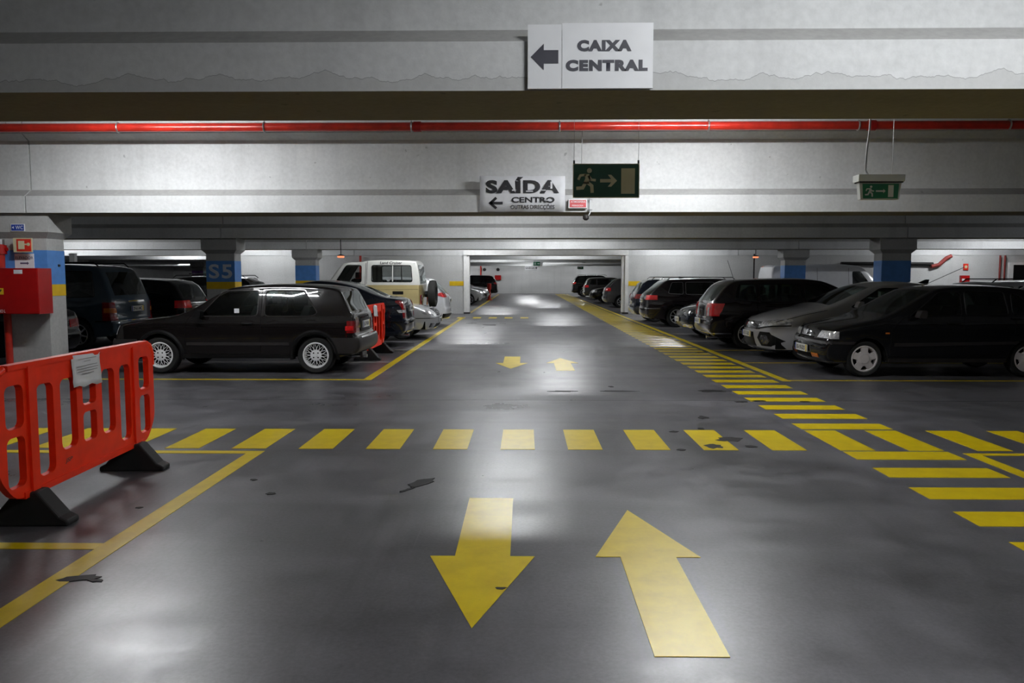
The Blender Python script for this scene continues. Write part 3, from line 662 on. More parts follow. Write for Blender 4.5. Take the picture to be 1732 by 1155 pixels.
class Car:
    def __init__(s, name, label, spec, loc, rz, cat='car', group=None):
        s.sp = spec; s.root = thing(name, label, cat, loc, rz, group); s.L = spec['L']; s.W = spec['W']; s.H = spec['H']; s.hw = s.W / 2
        s.belt = spec['belt']; s.gz = spec.get('gz') or [(0.15, 0.93), (0.30, 0.975), (0.55, 1.0), (0.72, 0.995), (s.belt, 0.965), ((s.belt + s.H) / 2, 0.89), (s.H, spec.get('roofw', 0.79))]
        s.bowF = spec.get('bowF', 0.10); s.bowR = spec.get('bowR', 0.07); s.tf = spec.get('tapF', 0.10); s.tr = spec.get('tapR', 0.07)
        s.x0 = -s.L / 2; s.fine = spec.get('fine', False)
        s.build_body()
    def ys(s, x, z):
        f = 1.0; u = x / 1.0
        if u < 1: f -= s.tf * (1 - u) ** 2
        u = (s.L - x) / 1.0
        if u < 1: f -= s.tr * (1 - u) ** 2
        return s.hw * f * interp(s.gz, z)
    def m3(s, x, y, z):                                # bow the ends, shift to the car's centre
        q = (y / s.hw) ** 2; dx = 0
        if x < 0.8: dx += s.bowF * q * (1 - x / 0.8)
        r = s.L - x
        if r < 0.7: dx -= s.bowR * q * (1 - r / 0.7)
        return Vector((x + dx + s.x0, y, z))
    def on_side(s, x, z, side, off=0.0):
        p = s.m3(x, side * s.ys(x, z), z); p.y += side * off; return p
    def fill2(s, loops, gx=0.22):
        """triangulate a polygon with holes; extra points follow the curve of the side"""
        pts = []; edges = []
        for lp in loops:
            b = len(pts); pts += [Vector((p[0], p[1])) for p in lp]; edges += [(b + i, b + (i + 1) % len(lp)) for i in range(len(lp))]
        nb = len(pts)
        xa = min(p.x for p in pts); xb = max(p.x for p in pts); za = min(p.y for p in pts); zb = max(p.y for p in pts)
        zl = []
        for (z0, _), (z1, _) in zip(s.gz, s.gz[1:]): zl += [z0, (z0 + z1) / 2]
        nx = max(1, int((xb - xa) / gx))
        for i in range(1, nx):
            x = xa + (xb - xa) * i / nx
            for z in zl:
                if not (za < z < zb): continue
                q = Vector((x, z))
                if all((q - p).length_squared > 0.0016 for p in pts[:nb]): pts.append(q)
        def wind(p, lp):
            w = 0
            for (x0, y0), (x1, y1) in zip(lp, lp[1:] + lp[:1]):
                if (y0 <= p.y) != (y1 <= p.y):
                    t = (p.y - y0) / (y1 - y0)
                    if x0 + t * (x1 - x0) > p.x: w += 1 if y1 > y0 else -1
            return w
        r = geometry.delaunay_2d_cdt(pts, edges, [], 0, 1e-5); V, Fc = r[0], r[2]; keep = []
        for f in Fc:
            c = sum((V[i] for i in f), Vector((0, 0))) / len(f)
            if wind(c, loops[0]) != 0 and all(wind(c, h) == 0 for h in loops[1:]): keep.append(list(f))
        return [(v.x, v.y) for v in V], keep
    def build_body(s):
        sp = s.sp; fine = s.fine
        top = chaikin(sp['top'], 2 if fine else 1); ws = sp['ws']; rg = sp['rg']
        top = resample(cut_at_x(top, [ws[0], ws[1], rg[0], rg[1]]), 0.16 if fine else 0.28)
        R = sp['arch']; zs = sp['sill']; bot = []; NA = 14 if fine else 9
        for xc in (sp['xr'], sp['xf']):
            zc = sp['wr']; a0 = math.asin(max(-1, min(1, (zs - zc) / R)))
            bot += [(xc + R * math.cos(a0 + (PI - 2 * a0) * k / NA), zc + R * math.sin(a0 + (PI - 2 * a0) * k / NA)) for k in range(NA + 1)]
        full = [top[-1]] + bot + [top[0]]; bot = resample(full, 0.25)[1:-1]
        ring = top + bot; nT = len(top); n = len(ring)
        rt = sp.get('fr', 0.05); rad = [rt if i < nT else 0.012 for i in range(n)]
        rad[0] = rad[nT - 1] = 0.02
        rad = [(rad[i - 1] + rad[i] + rad[(i + 1) % n]) / 3 if i < nT else rad[i] for i in range(n)]
        nrm = []
        for i in range(n):
            a = Vector(ring[i - 1]); b = Vector(ring[(i + 1) % n]); d = (b - a); d = d.normalized() if d.length > 1e-9 else Vector((1, 0)); nrm.append(Vector((d.y, -d.x)))
        NF = 4 if fine else 2; th = [PI / 2 * k / NF for k in range(NF + 1)]
        def rp(i, t):
            p = Vector(ring[i]) + nrm[i] * rad[i] * (1 - math.sin(t)); return p
        def ry(i, t):
            p0 = Vector(ring[i]) + nrm[i] * rad[i]; return s.ys(p0.x, p0.y) - rad[i] * (1 - math.cos(t))
        body = MB(); inner = [tuple(rp(i, 0)) for i in range(n)]
        holes = [rounded(h, sp.get('wround', 0.05), 3 if fine else 2) for h in sp.get('win', [])]
        s.holes = holes
        v2, f2 = s.fill2([inner] + holes, 0.2 if fine else 0.35)
        for side in (-1, 1):
            body.add([s.m3(x, side * s.ys(x, z), z) for x, z in v2], f2)
            vv = []
            for t in th:
                for i in range(n):
                    p = rp(i, t); vv.append(s.m3(p.x, side * ry(i, t), p.y))
            ff = []
            for k in range(NF):
                for i in range(n):
                    j = (i + 1) % n; ff.append((k * n + i, k * n + j, (k + 1) * n + j, (k + 1) * n + i))
            body.add(vv, ff)
        sg = sp.get('sg', 0.87); cols = [-1, -sg, -0.45, 0, 0.45, sg, 1]; cr = sp.get('crown', 0.025)
        grid = []
        for i in range(nT):
            x, z = ring[i]; ye = ry(i, PI / 2)
            up = max(0.0, nrm[i].y * -1)
            row = []
            for c in cols:
                p = s.m3(x, c * ye, z); p.z += cr * (1 - c * c) * up; row.append(p)
            grid.append(row)
        glass = {'windshield': MB(), 'rear_window': MB()}
        for i in range(nT - 1):
            xm = (ring[i][0] + ring[i + 1][0]) / 2; zm = (ring[i][1] + ring[i + 1][1]) / 2
            key = None
            if ws[0] < xm < ws[1] and zm > s.belt - 0.12: key = 'windshield'
            elif rg[0] < xm < rg[1] and zm > s.belt - 0.12 and not sp.get('panelvan'): key = 'rear_window'
            for k in range(len(cols) - 1):
                q = [grid[i][k], grid[i][k + 1], grid[i + 1][k + 1], grid[i + 1][k]]
                if key and 0 < k < len(cols) - 2: glass[key].add(q, [(0, 1, 2, 3)])
                else: body.add(q, [(0, 1, 2, 3)])
        s.body = body.build('body', sp['paint'], s.root, 32)
        me = s.body.data; me.calc_loop_triangles()
        s.bv = [v.co.copy() for v in me.vertices]; s.bn = [v.normal.copy() for v in me.vertices]
        s.bf = [(list(p.vertices), p.center.copy()) for p in me.polygons]
        gm = sp.get('glass', 'glass')
        for k, mb in glass.items():
            if mb.f: mb.build(k, gm if k == 'windshield' else sp.get('rglass', gm), s.root, 40)
        for side in (-1, 1):
            for h in holes:
                v, f = s.fill2([h], 0.3); MB().add([s.on_side(x, z, side, -0.006) for x, z in v], f).build('side_window', sp.get('sglass', gm), s.root, 40)
                if fine or sp.get('seal'):
                    MB().tube([s.on_side(x, z, side, 0.0) for x, z in h], 0.009, 5, True).build('window_seal', sp.get('sealmat', 'trim_black'), s.root, 60)
        # floor pan, dashboard and seats
        W2 = s.hw - 0.27; u = MB(); u.box(s.x0 + 0.25, s.x0 + s.L - 0.2, -W2, W2, zs + 0.01, zs + 0.32)
        for xa, xb in ((0.30, sp['xf'] - R), (sp['xf'] + R, sp['xr'] - R), (sp['xr'] + R, s.L - 0.25)):
            if xb - xa > 0.06: u.box(s.x0 + xa, s.x0 + xb, -s.hw * 0.9, s.hw * 0.9, zs + 0.012, zs + 0.2)
        u.build('undercarriage', 'under', s.root)
        if sp.get('seats', True):
            xd = ws[0] + 0.15; zb = s.belt
            MB().box(s.x0 + xd, s.x0 + xd + 0.45, -s.hw * 0.82, s.hw * 0.82, zb - 0.35, zb - 0.03).build('dashboard', 'seat_cloth', s.root)
            rows = sp.get('seatx', [(ws[1] + 0.25, True), (ws[1] + 1.05, False)])
            for xs_, single in rows:
                for yc, wd in (((-0.36, 0.24), (0.36, 0.24)) if single else ((0, 0.6),)):
                    q = [(xs_ - 0.1, zb - 0.45), (xs_ + 0.12, zb - 0.45), (xs_ + 0.30, zb + 0.16), (xs_ + 0.20, zb + 0.17)]
                    q = [(x + s.x0, z) for x, z in q]; sb = MB().prism_y(q, yc - wd, yc + wd).build('seat', 'seat_cloth', s.root)
                    for hy in ((yc,) if single else (-0.33, 0.33)):
                        MB().box(s.x0 + xs_ + 0.22, s.x0 + xs_ + 0.30, hy - 0.12, hy + 0.12, zb + 0.18, zb + 0.34).build('headrest', 'seat_cloth', sb)
        # wheels
        for xc in (sp['xf'], sp['xr']):
            for side in (-1, 1): s.wheel(xc, side)
    def wheel(s, xc, side):
        sp = s.sp; r = sp['wr']; w = 0.19; yo = s.ys(xc, r) - 0.025
        rr = r * sp.get('rimf', 0.66); key = ('w', sp['rim'], round(r, 3), s.fine, side)
        loc = (s.x0 + xc, side * (yo - w / 2), r)
        if key in WHEELS:
            a, b = WHEELS[key]; o = link('wheel', a, s.root, loc); link('rim', b, o); return
        NS = 36 if s.fine else 22
        tp = [(rr, -w / 2 + 0.01), (rr + 0.02, -w / 2), (r - 0.03, -w / 2 - 0.004), (r - 0.008, -w / 2 + 0.02), (r, -w / 2 + 0.05), (r, w / 2 - 0.05), (r - 0.008, w / 2 - 0.02), (r - 0.03, w / 2 + 0.004), (rr + 0.02, w / 2), (rr, w / 2 - 0.01)]
        o = MB().lathe_y(tp, NS).build('wheel', 'tyre', s.root, 40, loc)
        m = MB(); yf = w / 2 - 0.012
        S = lambda prof: [(a, side * b) for a, b in prof]
        m.lathe_y(S([(rr + 0.004, yf + 0.008), (rr - 0.012, yf + 0.012), (rr - 0.022, yf), (rr - 0.03, yf - 0.06), (rr - 0.03, -w / 2)]), NS)
        m.lathe_y(S([(rr - 0.03, yf - 0.075), (0.0, yf - 0.075)]), 20, mi=1)
        st = sp['rim']
        def spoke(a, r0, r1, w0, w1, y0, y1, th=0.014):
            ca, sa = math.cos(a), math.sin(a); vv = []
            for rad_, ww, yy in ((r0, w0, y0), (r1, w1, y1)):
                for dy in (0, -th):
                    for sg_ in (-1, 1):
                        x = rad_ * ca - sg_ * ww * sa; z = rad_ * sa + sg_ * ww * ca; vv.append((x, side * (yy + dy), z))
            m.add(vv, [(0, 1, 5, 4), (2, 6, 7, 3), (0, 4, 6, 2), (1, 3, 7, 5), (4, 5, 7, 6), (0, 2, 3, 1)])
        if st == 'lattice':
            for k in range(15):
                a = 2 * PI * k / 15; d = 2 * PI / 15
                for sgn in (-1, 1):
                    r0, r1 = rr * 0.36, rr - 0.018; a0, a1 = a, a + sgn * d * 0.9
                    p0 = (r0 * math.cos(a0), r0 * math.sin(a0)); p1 = (r1 * math.cos(a1), r1 * math.sin(a1))
                    m.tube([(p0[0], side * (yf - 0.004), p0[1]), (p1[0], side * (yf - 0.006), p1[1])], 0.0046, 5)
            m.lathe_y(S([(rr * 0.42, yf - 0.02), (rr * 0.42, yf), (rr * 0.36, yf + 0.004), (rr * 0.1, yf + 0.004), (0, yf + 0.004)]), 24)
            for k in range(4):
                a = PI / 4 + k * PI / 2; m.lathe_y(S([(0.012, yf + 0.002), (0.012, yf + 0.0065), (0, yf + 0.0065)]), 8, 0.05 * math.cos(a), 0.05 * math.sin(a), 1)
            m.lathe_y(S([(0.026, yf + 0.002), (0.024, yf + 0.012), (0, yf + 0.012)]), 14)
        elif st == 'star5':
            for k in range(5):
                a = PI / 2 + 2 * PI * k / 5; spoke(a, rr * 0.30, rr * 0.98, rr * 0.25, rr * 0.27, yf + 0.012, yf + 0.004, 0.03)
            m.lathe_y(S([(rr * 0.60, yf - 0.03), (rr * 0.56, yf + 0.008), (rr * 0.40, yf + 0.014), (rr * 0.38, yf + 0.006), (rr * 0.35, yf + 0.018), (0, yf + 0.022)]), 28)
            m.lathe_y(S([(rr + 0.002, yf + 0.008), (rr * 0.90, yf + 0.006), (rr * 0.88, yf - 0.02)]), 28)
        else:
            ns = int(st[1:]) if st[0] == 'n' else 5
            for k in range(ns):
                a = PI / 2 + 2 * PI * k / ns
                if st.startswith('d'):
                    for dd in (-0.13, 0.13): spoke(a + dd, rr * 0.22, rr * 0.97, 0.014, 0.018, yf - 0.004, yf + 0.002, 0.022)
                else: spoke(a, rr * 0.2, rr * 0.97, 0.018, 0.013, yf - 0.004, yf + 0.002, 0.022)
            m.lathe_y(S([(rr * 0.30, yf - 0.03), (rr * 0.28, yf), (0, yf + 0.006)]), 18)
        q = m.build('rim', [sp.get('rimmat', 'alloy'), 'under'], o, 40)
        WHEELS[key] = (o.data, q.data)
    # ---- surface patches: the body surface clipped to a region, lifted a little
    def clip(s, planes, off, name, mat, parent=None, skirt=True, smooth=40):
        polys = []
        for idx, c in s.bf:
            poly = [(s.bv[i], s.bn[i]) for i in idx]
            for co, no in planes:
                if not poly: break
                d = [(p - co).dot(no) for p, _ in poly]
                if max(d) <= 1e-7: poly = []; break
                if min(d) >= -1e-9: continue
                out = []
                for k in range(len(poly)):
                    j = (k + 1) % len(poly); da, db = d[k], d[j]
                    if da >= 0: out.append(poly[k])
                    if da * db < 0:
                        t = da / (da - db); out.append((poly[k][0].lerp(poly[j][0], t), poly[k][1].lerp(poly[j][1], t)))
                poly = out
            if len(poly) >= 3: polys.append(poly)
        if not polys: return None
        key = {}; V = []; N = []; F = []
        for poly in polys:
            f = []
            for p, nn in poly:
                kk = (round(p.x, 4), round(p.y, 4), round(p.z, 4))
                if kk not in key: key[kk] = len(V); V.append(p); N.append(nn)
                if not f or f[-1] != key[kk]: f.append(key[kk])
            if len(f) > 2 and f[0] == f[-1]: f.pop()
            if len(set(f)) >= 3: F.append(f)
        if not F: return None
        n = len(V); VV = [p + nn.normalized() * off for p, nn in zip(V, N)]
        ec = {}
        for f in F:
            for a, b in zip(f, f[1:] + f[:1]): ec[(min(a, b), max(a, b))] = ec.get((min(a, b), max(a, b)), 0) + 1
        mb = MB()
        FF = list(F)
        if skirt:
            base = [p - nn.normalized() * 0.004 for p, nn in zip(V, N)]; VV = VV + base
            for (a, b), c in ec.items():
                if c == 1: FF.append((a, b, n + b, n + a))
        mb.add(VV, FF)
        return mb.build(name, mat, parent or s.root, smooth)
    @staticmethod
    def _poly_planes(pts, ax):                          # convex polygon in the plane of two axes
        area = sum(a[0] * b[1] - b[0] * a[1] for a, b in zip(pts, pts[1:] + pts[:1]))
        if area < 0: pts = pts[::-1]
        pl = []
        for a, b in zip(pts, pts[1:] + pts[:1]):
            dx, dz = b[0] - a[0], b[1] - a[1]; co = Vector((0, 0, 0)); no = Vector((0, 0, 0)); co[ax[0]], co[ax[1]] = a; no[ax[0]], no[ax[1]] = -dz, dx
            pl.append((co, no.normalized()))
        return pl
    def side_patch(s, pts, name, mat, off=0.006, sides=(-1, 1), parent=None, depth=0.5, cut=None):
        out = []
        for sd in sides:
            pl = s._poly_planes([(x + s.x0, z) for x, z in pts], (0, 2)) + [(Vector((0, sd * s.hw * depth, 0)), Vector((0, sd, 0)))]
            out.append(s.clip(pl, off, name, mat, parent))
        return out
    def end_patch(s, pts, name, mat, off=0.006, rear=True, depth=0.5, mirror=False, parent=None):
        """pts: convex polygon in (y, z) seen on the front or the rear; depth: how far it may wrap along the car"""
        out = []
        for sgn in ((1, -1) if mirror else (1,)):
            pl = s._poly_planes([(y * sgn, z) for y, z in pts], (1, 2))
            pl.append((Vector((s.x0 + (s.L - depth if rear else depth), 0, 0)), Vector((1 if rear else -1, 0, 0))))
            out.append(s.clip(pl, off, name, mat, parent))
        return out
    def top_patch(s, pts, name, mat, off=0.004, zmin=0.5, parent=None):
        return s.clip(s._poly_planes([(x + s.x0, y) for x, y in pts], (0, 1)) + [(Vector((0, 0, zmin)), Vector((0, 0, 1)))], off, name, mat, parent)
    def end_x(s, z, rear=True, y=0.0):
        ts = [p for p in s.sp['top'] if (p[0] > s.L * 0.5) == rear]; best = None
        for a, b in zip(ts, ts[1:]):
            lo, hi = sorted((a[1], b[1]))
            if lo <= z <= hi and hi > lo:
                x = a[0] + (b[0] - a[0]) * (z - a[1]) / (b[1] - a[1])
                if best is None or (x > best) == rear: best = x
        if best is None: best = s.L if rear else 0.0
        return s.m3(best, y, z).x
    def plate(s, z, text, rear=True, y=0.0, off=0.012, band=True):
        x = s.end_x(z, rear, y); sg = 1 if rear else -1; p = bpy.data.objects.new('number_plate', None)
        C.objects.link(p); p.parent = s.root; p.location = (x + sg * off, y, z); p.rotation_euler = (0, 0, PI / 2 if rear else -PI / 2)
        # local frame: x across (seen left to right), -y outward
        MB().box(-0.26, 0.26, -0.004, 0.012, -0.056, 0.056).build('plate_board', 'plate_white', p)
        if band:
            MB().box(0.212, 0.259, -0.0052, -0.0041, -0.055, 0.055).build('yellow_strip', 'plate_yellow', p)
            MB().box(-0.259, -0.218, -0.0052, -0.0041, -0.055, 0.055).build('blue_strip', 'plate_blue', p)
        lettering(text, -0.195, 0.19, -0.036, 0.036, -0.0056, 'ink', p, 0.03)
        return p
    def mirrors(s, x, z, mat=None, sides=(-1, 1)):
        for sd in sides:
            b = s.on_side(x, z, sd); m = MB(); q = [(-0.02, -0.05), (0.10, -0.06), (0.11, 0.06), (0.03, 0.065)]
            loop = rounded(q, 0.03, 3); ya, yb = sorted((b.y + sd * 0.04, b.y + sd * 0.19))
            m.holed([[(b.x + px, b.z + pz) for px, pz in loop]], ya, yb); m.box(b.x + 0.02, b.x + 0.07, min(b.y, b.y + sd * 0.06), max(b.y, b.y + sd * 0.06), b.z - 0.05, b.z - 0.02)
            m.build('wing_mirror', mat or s.sp['paint'], s.root, 40)
    def handle(s, x, z, mat='trim_black', w=0.10, sides=(-1, 1)):
        for sd in sides:
            pts = [s.on_side(x - w, z, sd, 0.004), s.on_side(x - w * 0.7, z, sd, 0.028), s.on_side(x + w * 0.7, z, sd, 0.028), s.on_side(x + w, z, sd, 0.004)]
            MB().tube(pts, 0.013, 6).build('door_handle', mat, s.root, 50)
    def line(s, pts, name='panel_gap', mat='under', r=0.0045, sides=(-1, 1), off=0.0):
        pts = resample(pts, 0.12)
        for sd in sides: MB().tube([s.on_side(x, z, sd, off) for x, z in pts], r, 4).build(name, mat, s.root)
    def flare(s, xc, r0, r1, name='arch_trim', mat='trim_black', off=0.02, a0=-10, a1=190):
        for sd in (-1, 1):
            v = []; f = []; n = 18; zc = s.sp['wr']
            for k in range(n + 1):
                a = math.radians(a0 + (a1 - a0) * k / n)
                for rr, o in ((r0 - 0.005, -0.10), (r0, off), ((r0 + r1) / 2, off + 0.004), (r1, 0.001)):
                    v.append(s.on_side(xc + rr * math.cos(a), zc + rr * math.sin(a), sd, o))
            for k in range(n):
                for j in range(3): f.append((k * 4 + j, k * 4 + j + 1, (k + 1) * 4 + j + 1, (k + 1) * 4 + j))
            MB().add(v, f).build(name, mat, s.root, 50)
    def antenna(s, x, l=0.4, lean=0.5, y=0.0):
        z = s.H + 0.01; b = Vector((s.x0 + x, y, z - 0.02)); MB().tube([b, b + Vector((lean * l, 0, l))], 0.005, 5).build('antenna', 'ink', s.root)
    def fin(s, x):
        z = s.H + 0.015
        MB().holed([[(s.x0 + x, z - 0.03), (s.x0 + x + 0.22, z - 0.03), (s.x0 + x + 0.24, z + 0.05), (s.x0 + x + 0.18, z + 0.05)]], -0.02, 0.02).build('shark_fin', 'trim_black', s.root)
    def rails(s, xa, xb, mat='trim_black'):
        for sd in (-1, 1):
            y = sd * s.hw * 0.66; z = s.H + 0.02
            MB().tube([(s.x0 + xa, y, z - 0.05), (s.x0 + xa + 0.1, y, z + 0.02), (s.x0 + xb - 0.1, y, z + 0.02), (s.x0 + xb, y, z - 0.06)], 0.014, 6).build('roof_rail', mat, s.root, 50)
WHEELS = {}

# ---- shape templates: top outline from front bumper to rear bumper
def T_hatch(L, H, belt, sill=0.24, hood=0.78, cowl=1.05, wr=0.30, wb=None, fo=0.80, slant=0.30, **k):
    top = [(0.14, sill), (0.02, 0.34), (0.0, 0.50), (0.06, 0.64), (0.18, hood), (0.55, hood + 0.09), (cowl, belt + 0.02), (cowl + 0.72, H - 0.06), (cowl + 1.05, H - 0.01), (L * 0.60, H), (L * 0.80, H - 0.035), (L - slant - 0.12, H - 0.09), (L - 0.14, belt + 0.03), (L - 0.06, belt - 0.10), (L - 0.04, 0.62), (L, 0.54), (L - 0.01, 0.36), (L - 0.12, sill + 0.02)]
    wb = wb or L * 0.62
    d = dict(L=L, H=H, belt=belt, sill=sill, wr=wr, arch=wr + 0.055, xf=fo, xr=fo + wb, top=top, ws=(cowl + 0.06, cowl + 0.74), rg=(L - slant - 0.10, L - 0.15))
    zb = belt + 0.02; zt = H - 0.10; xm = cowl + 1.28
    d['win'] = [[(cowl + 0.30, zb), (xm, zb), (xm, zt), (cowl + 0.82, zt)], [(xm + 0.09, zb), (L - slant - 0.42, zb + 0.02), (L - slant - 0.52, zt - 0.01), (xm + 0.09, zt)]]
    d.update(k); return d
def T_wagon(L, H, belt, sill=0.24, hood=0.78, cowl=1.20, wr=0.315, wb=None, fo=0.90, slant=0.28, **k):
    top = [(0.14, sill), (0.02, 0.34), (0.0, 0.50), (0.06, 0.64), (0.20, hood), (0.6, hood + 0.10), (cowl, belt + 0.02), (cowl + 0.80, H - 0.06), (cowl + 1.15, H - 0.01), (L * 0.58, H), (L * 0.82, H - 0.02), (L - slant - 0.05, H - 0.07), (L - 0.10, belt + 0.03), (L - 0.05, belt - 0.08), (L - 0.04, 0.62), (L, 0.55), (L - 0.01, 0.36), (L - 0.12, sill + 0.03)]
    wb = wb or L * 0.60
    d = dict(L=L, H=H, belt=belt, sill=sill, wr=wr, arch=wr + 0.055, xf=fo, xr=fo + wb, top=top, ws=(cowl + 0.06, cowl + 0.82), rg=(L - slant, L - 0.11))
    zb = belt + 0.02; zt = H - 0.11; xm = cowl + 1.30; x2 = xm + 0.95
    d['win'] = [[(cowl + 0.36, zb), (xm, zb), (xm, zt), (cowl + 0.90, zt)], [(xm + 0.08, zb), (x2, zb + 0.01), (x2, zt), (xm + 0.08, zt)], [(x2 + 0.08, zb + 0.01), (L - slant - 0.12, zb + 0.04), (L - slant - 0.24, zt - 0.01), (x2 + 0.08, zt)]]
    d.update(k); return d
def T_sedan(L, H, belt, sill=0.24, hood=0.78, cowl=1.25, wr=0.31, wb=None, fo=0.88, deck=None, **k):
    deck = deck or belt + 0.06
    top = [(0.14, sill), (0.02, 0.34), (0.0, 0.50), (0.06, 0.64), (0.20, hood), (0.6, hood + 0.09), (cowl, belt + 0.02), (cowl + 0.78, H - 0.06), (cowl + 1.10, H - 0.01), (L * 0.56, H), (L * 0.66, H - 0.04), (L - 1.15, H - 0.13), (L - 0.62, deck + 0.03), (L - 0.20, deck), (L - 0.07, deck - 0.10), (L - 0.05, 0.62), (L, 0.55), (L - 0.01, 0.36), (L - 0.14, sill + 0.03)]
    wb = wb or L * 0.595
    d = dict(L=L, H=H, belt=belt, sill=sill, wr=wr, arch=wr + 0.055, xf=fo, xr=fo + wb, top=top, ws=(cowl + 0.06, cowl + 0.80), rg=(L - 1.13, L - 0.66))
    zb = belt + 0.02; zt = H - 0.10; xm = cowl + 1.28
    d['win'] = [[(cowl + 0.34, zb), (xm, zb), (xm, zt), (cowl + 0.88, zt)], [(xm + 0.08, zb), (L - 1.10, zb + 0.02), (L - 1.32, zt - 0.05), (xm + 0.45, zt), (xm + 0.08, zt)]]
    d.update(k); return d
# ------------------------------------------------------------------ cars, left row
# 1 black three-door hatchback with lattice alloys
L = 3.985
sp = dict(L=L, W=1.68, H=1.405, belt=0.90, sill=0.25, wr=0.298, arch=0.345, xf=0.79, xr=3.265, paint='paint_brownblack', rim='lattice', rimmat='alloy_light', rimf=0.68, fine=True, wround=0.07, gz=[(0.15, 0.93), (0.30, 0.975), (0.55, 1.0), (0.72, 0.995), (0.90, 0.965), (1.15, 0.885), (1.405, 0.765)], tapF=0.06, tapR=0.05, bowF=0.05, bowR=0.045, fr=0.045, sealmat='trim_grey',
          top=[(0.14, 0.26), (0.02, 0.33), (0.0, 0.50), (0.05, 0.57), (0.10, 0.74), (0.17, 0.80), (0.6, 0.865), (1.18, 0.925), (1.80, 1.325), (2.0, 1.375), (2.6, 1.405), (3.2, 1.39), (3.60, 1.345), (3.68, 1.30), (3.84, 0.97), (3.90, 0.93), (3.905, 0.60), (3.98, 0.56), (3.985, 0.38), (3.86, 0.30)],
          ws=(1.24, 1.80), rg=(3.675, 3.84),
          win=[[(1.44, 0.915), (2.36, 0.915), (2.36, 1.315), (1.80, 1.315)], [(2.47, 0.915), (3.22, 0.915), (3.31, 0.96), (3.08, 1.315), (2.47, 1.315)]])
c = Car('hatchback_car', 'black three-door hatchback with silver lattice wheels beside the yellow bay line', sp, (-4.565, 13.17, 0), 0)
for xc in (sp['xf'], sp['xr']): c.flare(xc, 0.35, 0.405, 'arch_trim', 'trim_black', 0.022)
c.line([(1.30, 0.915), (1.22, 0.80), (1.20, 0.42), (1.26, 0.33), (2.40, 0.33), (2.415, 0.60), (2.415, 1.33)])
c.line([(0.30, 0.74), (1.2, 0.745), (3.3, 0.745), (3.84, 0.735)], 'body_crease', 'paint_brownblack', 0.006, off=0.002)
c.side_patch([(1.24, 0.46), (2.86, 0.46), (2.86, 0.505), (1.24, 0.505)], 'rub_strip', 'trim_grey', 0.012)
c.side_patch([(1.16, 0.26), (2.90, 0.26), (2.90, 0.31), (1.16, 0.31)], 'sill_trim', 'trim_black', 0.012)
c.handle(2.20, 0.80, 'trim_black', 0.09)
c.mirrors(1.42, 0.955, 'trim_black')
c.end_patch([(-0.84, 0.33), (0.84, 0.33), (0.84, 0.575), (-0.84, 0.575)], 'rear_bumper', 'trim_grey', 0.02, True, 0.62)
c.end_patch([(-0.84, 0.30), (0.84, 0.30), (0.84, 0.55), (-0.84, 0.55)], 'front_bumper', 'trim_grey', 0.02, False, 0.45)
c.end_patch([(0.50, 0.65), (0.86, 0.65), (0.86, 0.84), (0.50, 0.84)], 'tail_lamp', 'lens_red', 0.008, True, 0.22, True)
c.side_patch([(3.745, 0.69), (3.86, 0.69), (3.86, 0.76), (3.745, 0.76)], 'side_lamp', 'lens_red_bright', 0.014)
c.end_patch([(-0.36, 0.66), (0.36, 0.66), (0.36, 0.86), (-0.36, 0.86)], 'plate_recess', 'trim_black', 0.004, True, 0.3)
c.plate(0.76, '16-79-BN', True)
c.end_patch([(-0.62, 0.555), (0.62, 0.555), (0.62, 0.57), (-0.62, 0.57)], 'chrome_strip', 'chrome', 0.03, True, 0.3)
c.end_patch([(0.45, 0.62), (0.78, 0.62), (0.78, 0.76), (0.45, 0.76)], 'headlamp', 'lens_clear', 0.006, False, 0.25, True)
c.end_patch([(-0.42, 0.62), (0.42, 0.62), (0.42, 0.74), (-0.42, 0.74)], 'grille', 'trim_black', 0.006, False, 0.25)
MB().tube([(1.55, -0.45, 0.27), (2.02, -0.45, 0.26)], 0.028, 10).build('exhaust_pipe', 'steel', c.root, 40)
MB().box(1.93, 1.965, -0.55, -0.20, 0.24, 0.33).build('tow_flap', 'trim_grey', c.root)
w = MB().tube([(1.62, 0.05, 0.985), (1.70, 0.0, 1.0), (1.74, -0.35, 1.06)], 0.008, 5).build('rear_wiper', 'ink', c.root)

b_ = c.on_side(2.03, 1.0, -1, 0.004); MB().box(b_.x - 0.04, b_.x + 0.04, b_.y - 0.001, b_.y + 0.001, 0.965, 1.035).build('window_sticker', 'paper', c.root)

# 2 navy saloon
sp = T_sedan(4.50, 1.45, 0.93, cowl=1.30, wr=0.305, paint='paint_navy', rim='n9', W=1.73, fine=True, deck=1.06, tapR=0.09, bowR=0.10)
c = Car('saloon_car', 'dark navy saloon with tall red tail lamps, tail to the lane, behind the barrier', sp, (-2.50 - 2.25, 17.85, 0), 0)
c.end_patch([(0.60, 0.64), (0.78, 0.64), (0.78, 1.02), (0.66, 1.02)], 'tail_lamp', 'lens_red', 0.008, True, 0.30, True)
c.end_patch([(0.60, 0.76), (0.80, 0.76), (0.80, 0.82), (0.60, 0.82)], 'indicator_lens', 'lens_clear', 0.012, True, 0.26, True)
c.end_patch([(-0.84, 0.575), (0.84, 0.575), (0.84, 0.60), (-0.84, 0.60)], 'bumper_strip', 'paint_navy', 0.02, True, 0.5)
c.end_patch([(-0.6, 0.33), (0.6, 0.33), (0.6, 0.36), (-0.6, 0.36)], 'chrome_strip', 'chrome', 0.012, True, 0.4)
c.plate(0.83, '45-38-XJ', True); c.mirrors(1.62, 1.0); c.handle(2.35, 0.86, 'paint_navy'); c.handle(3.25, 0.87, 'paint_navy')
MB().tube([(1.85, -0.42, 0.27), (2.20, -0.42, 0.26)], 0.035, 10).build('exhaust_pipe', 'chrome', c.root, 40)
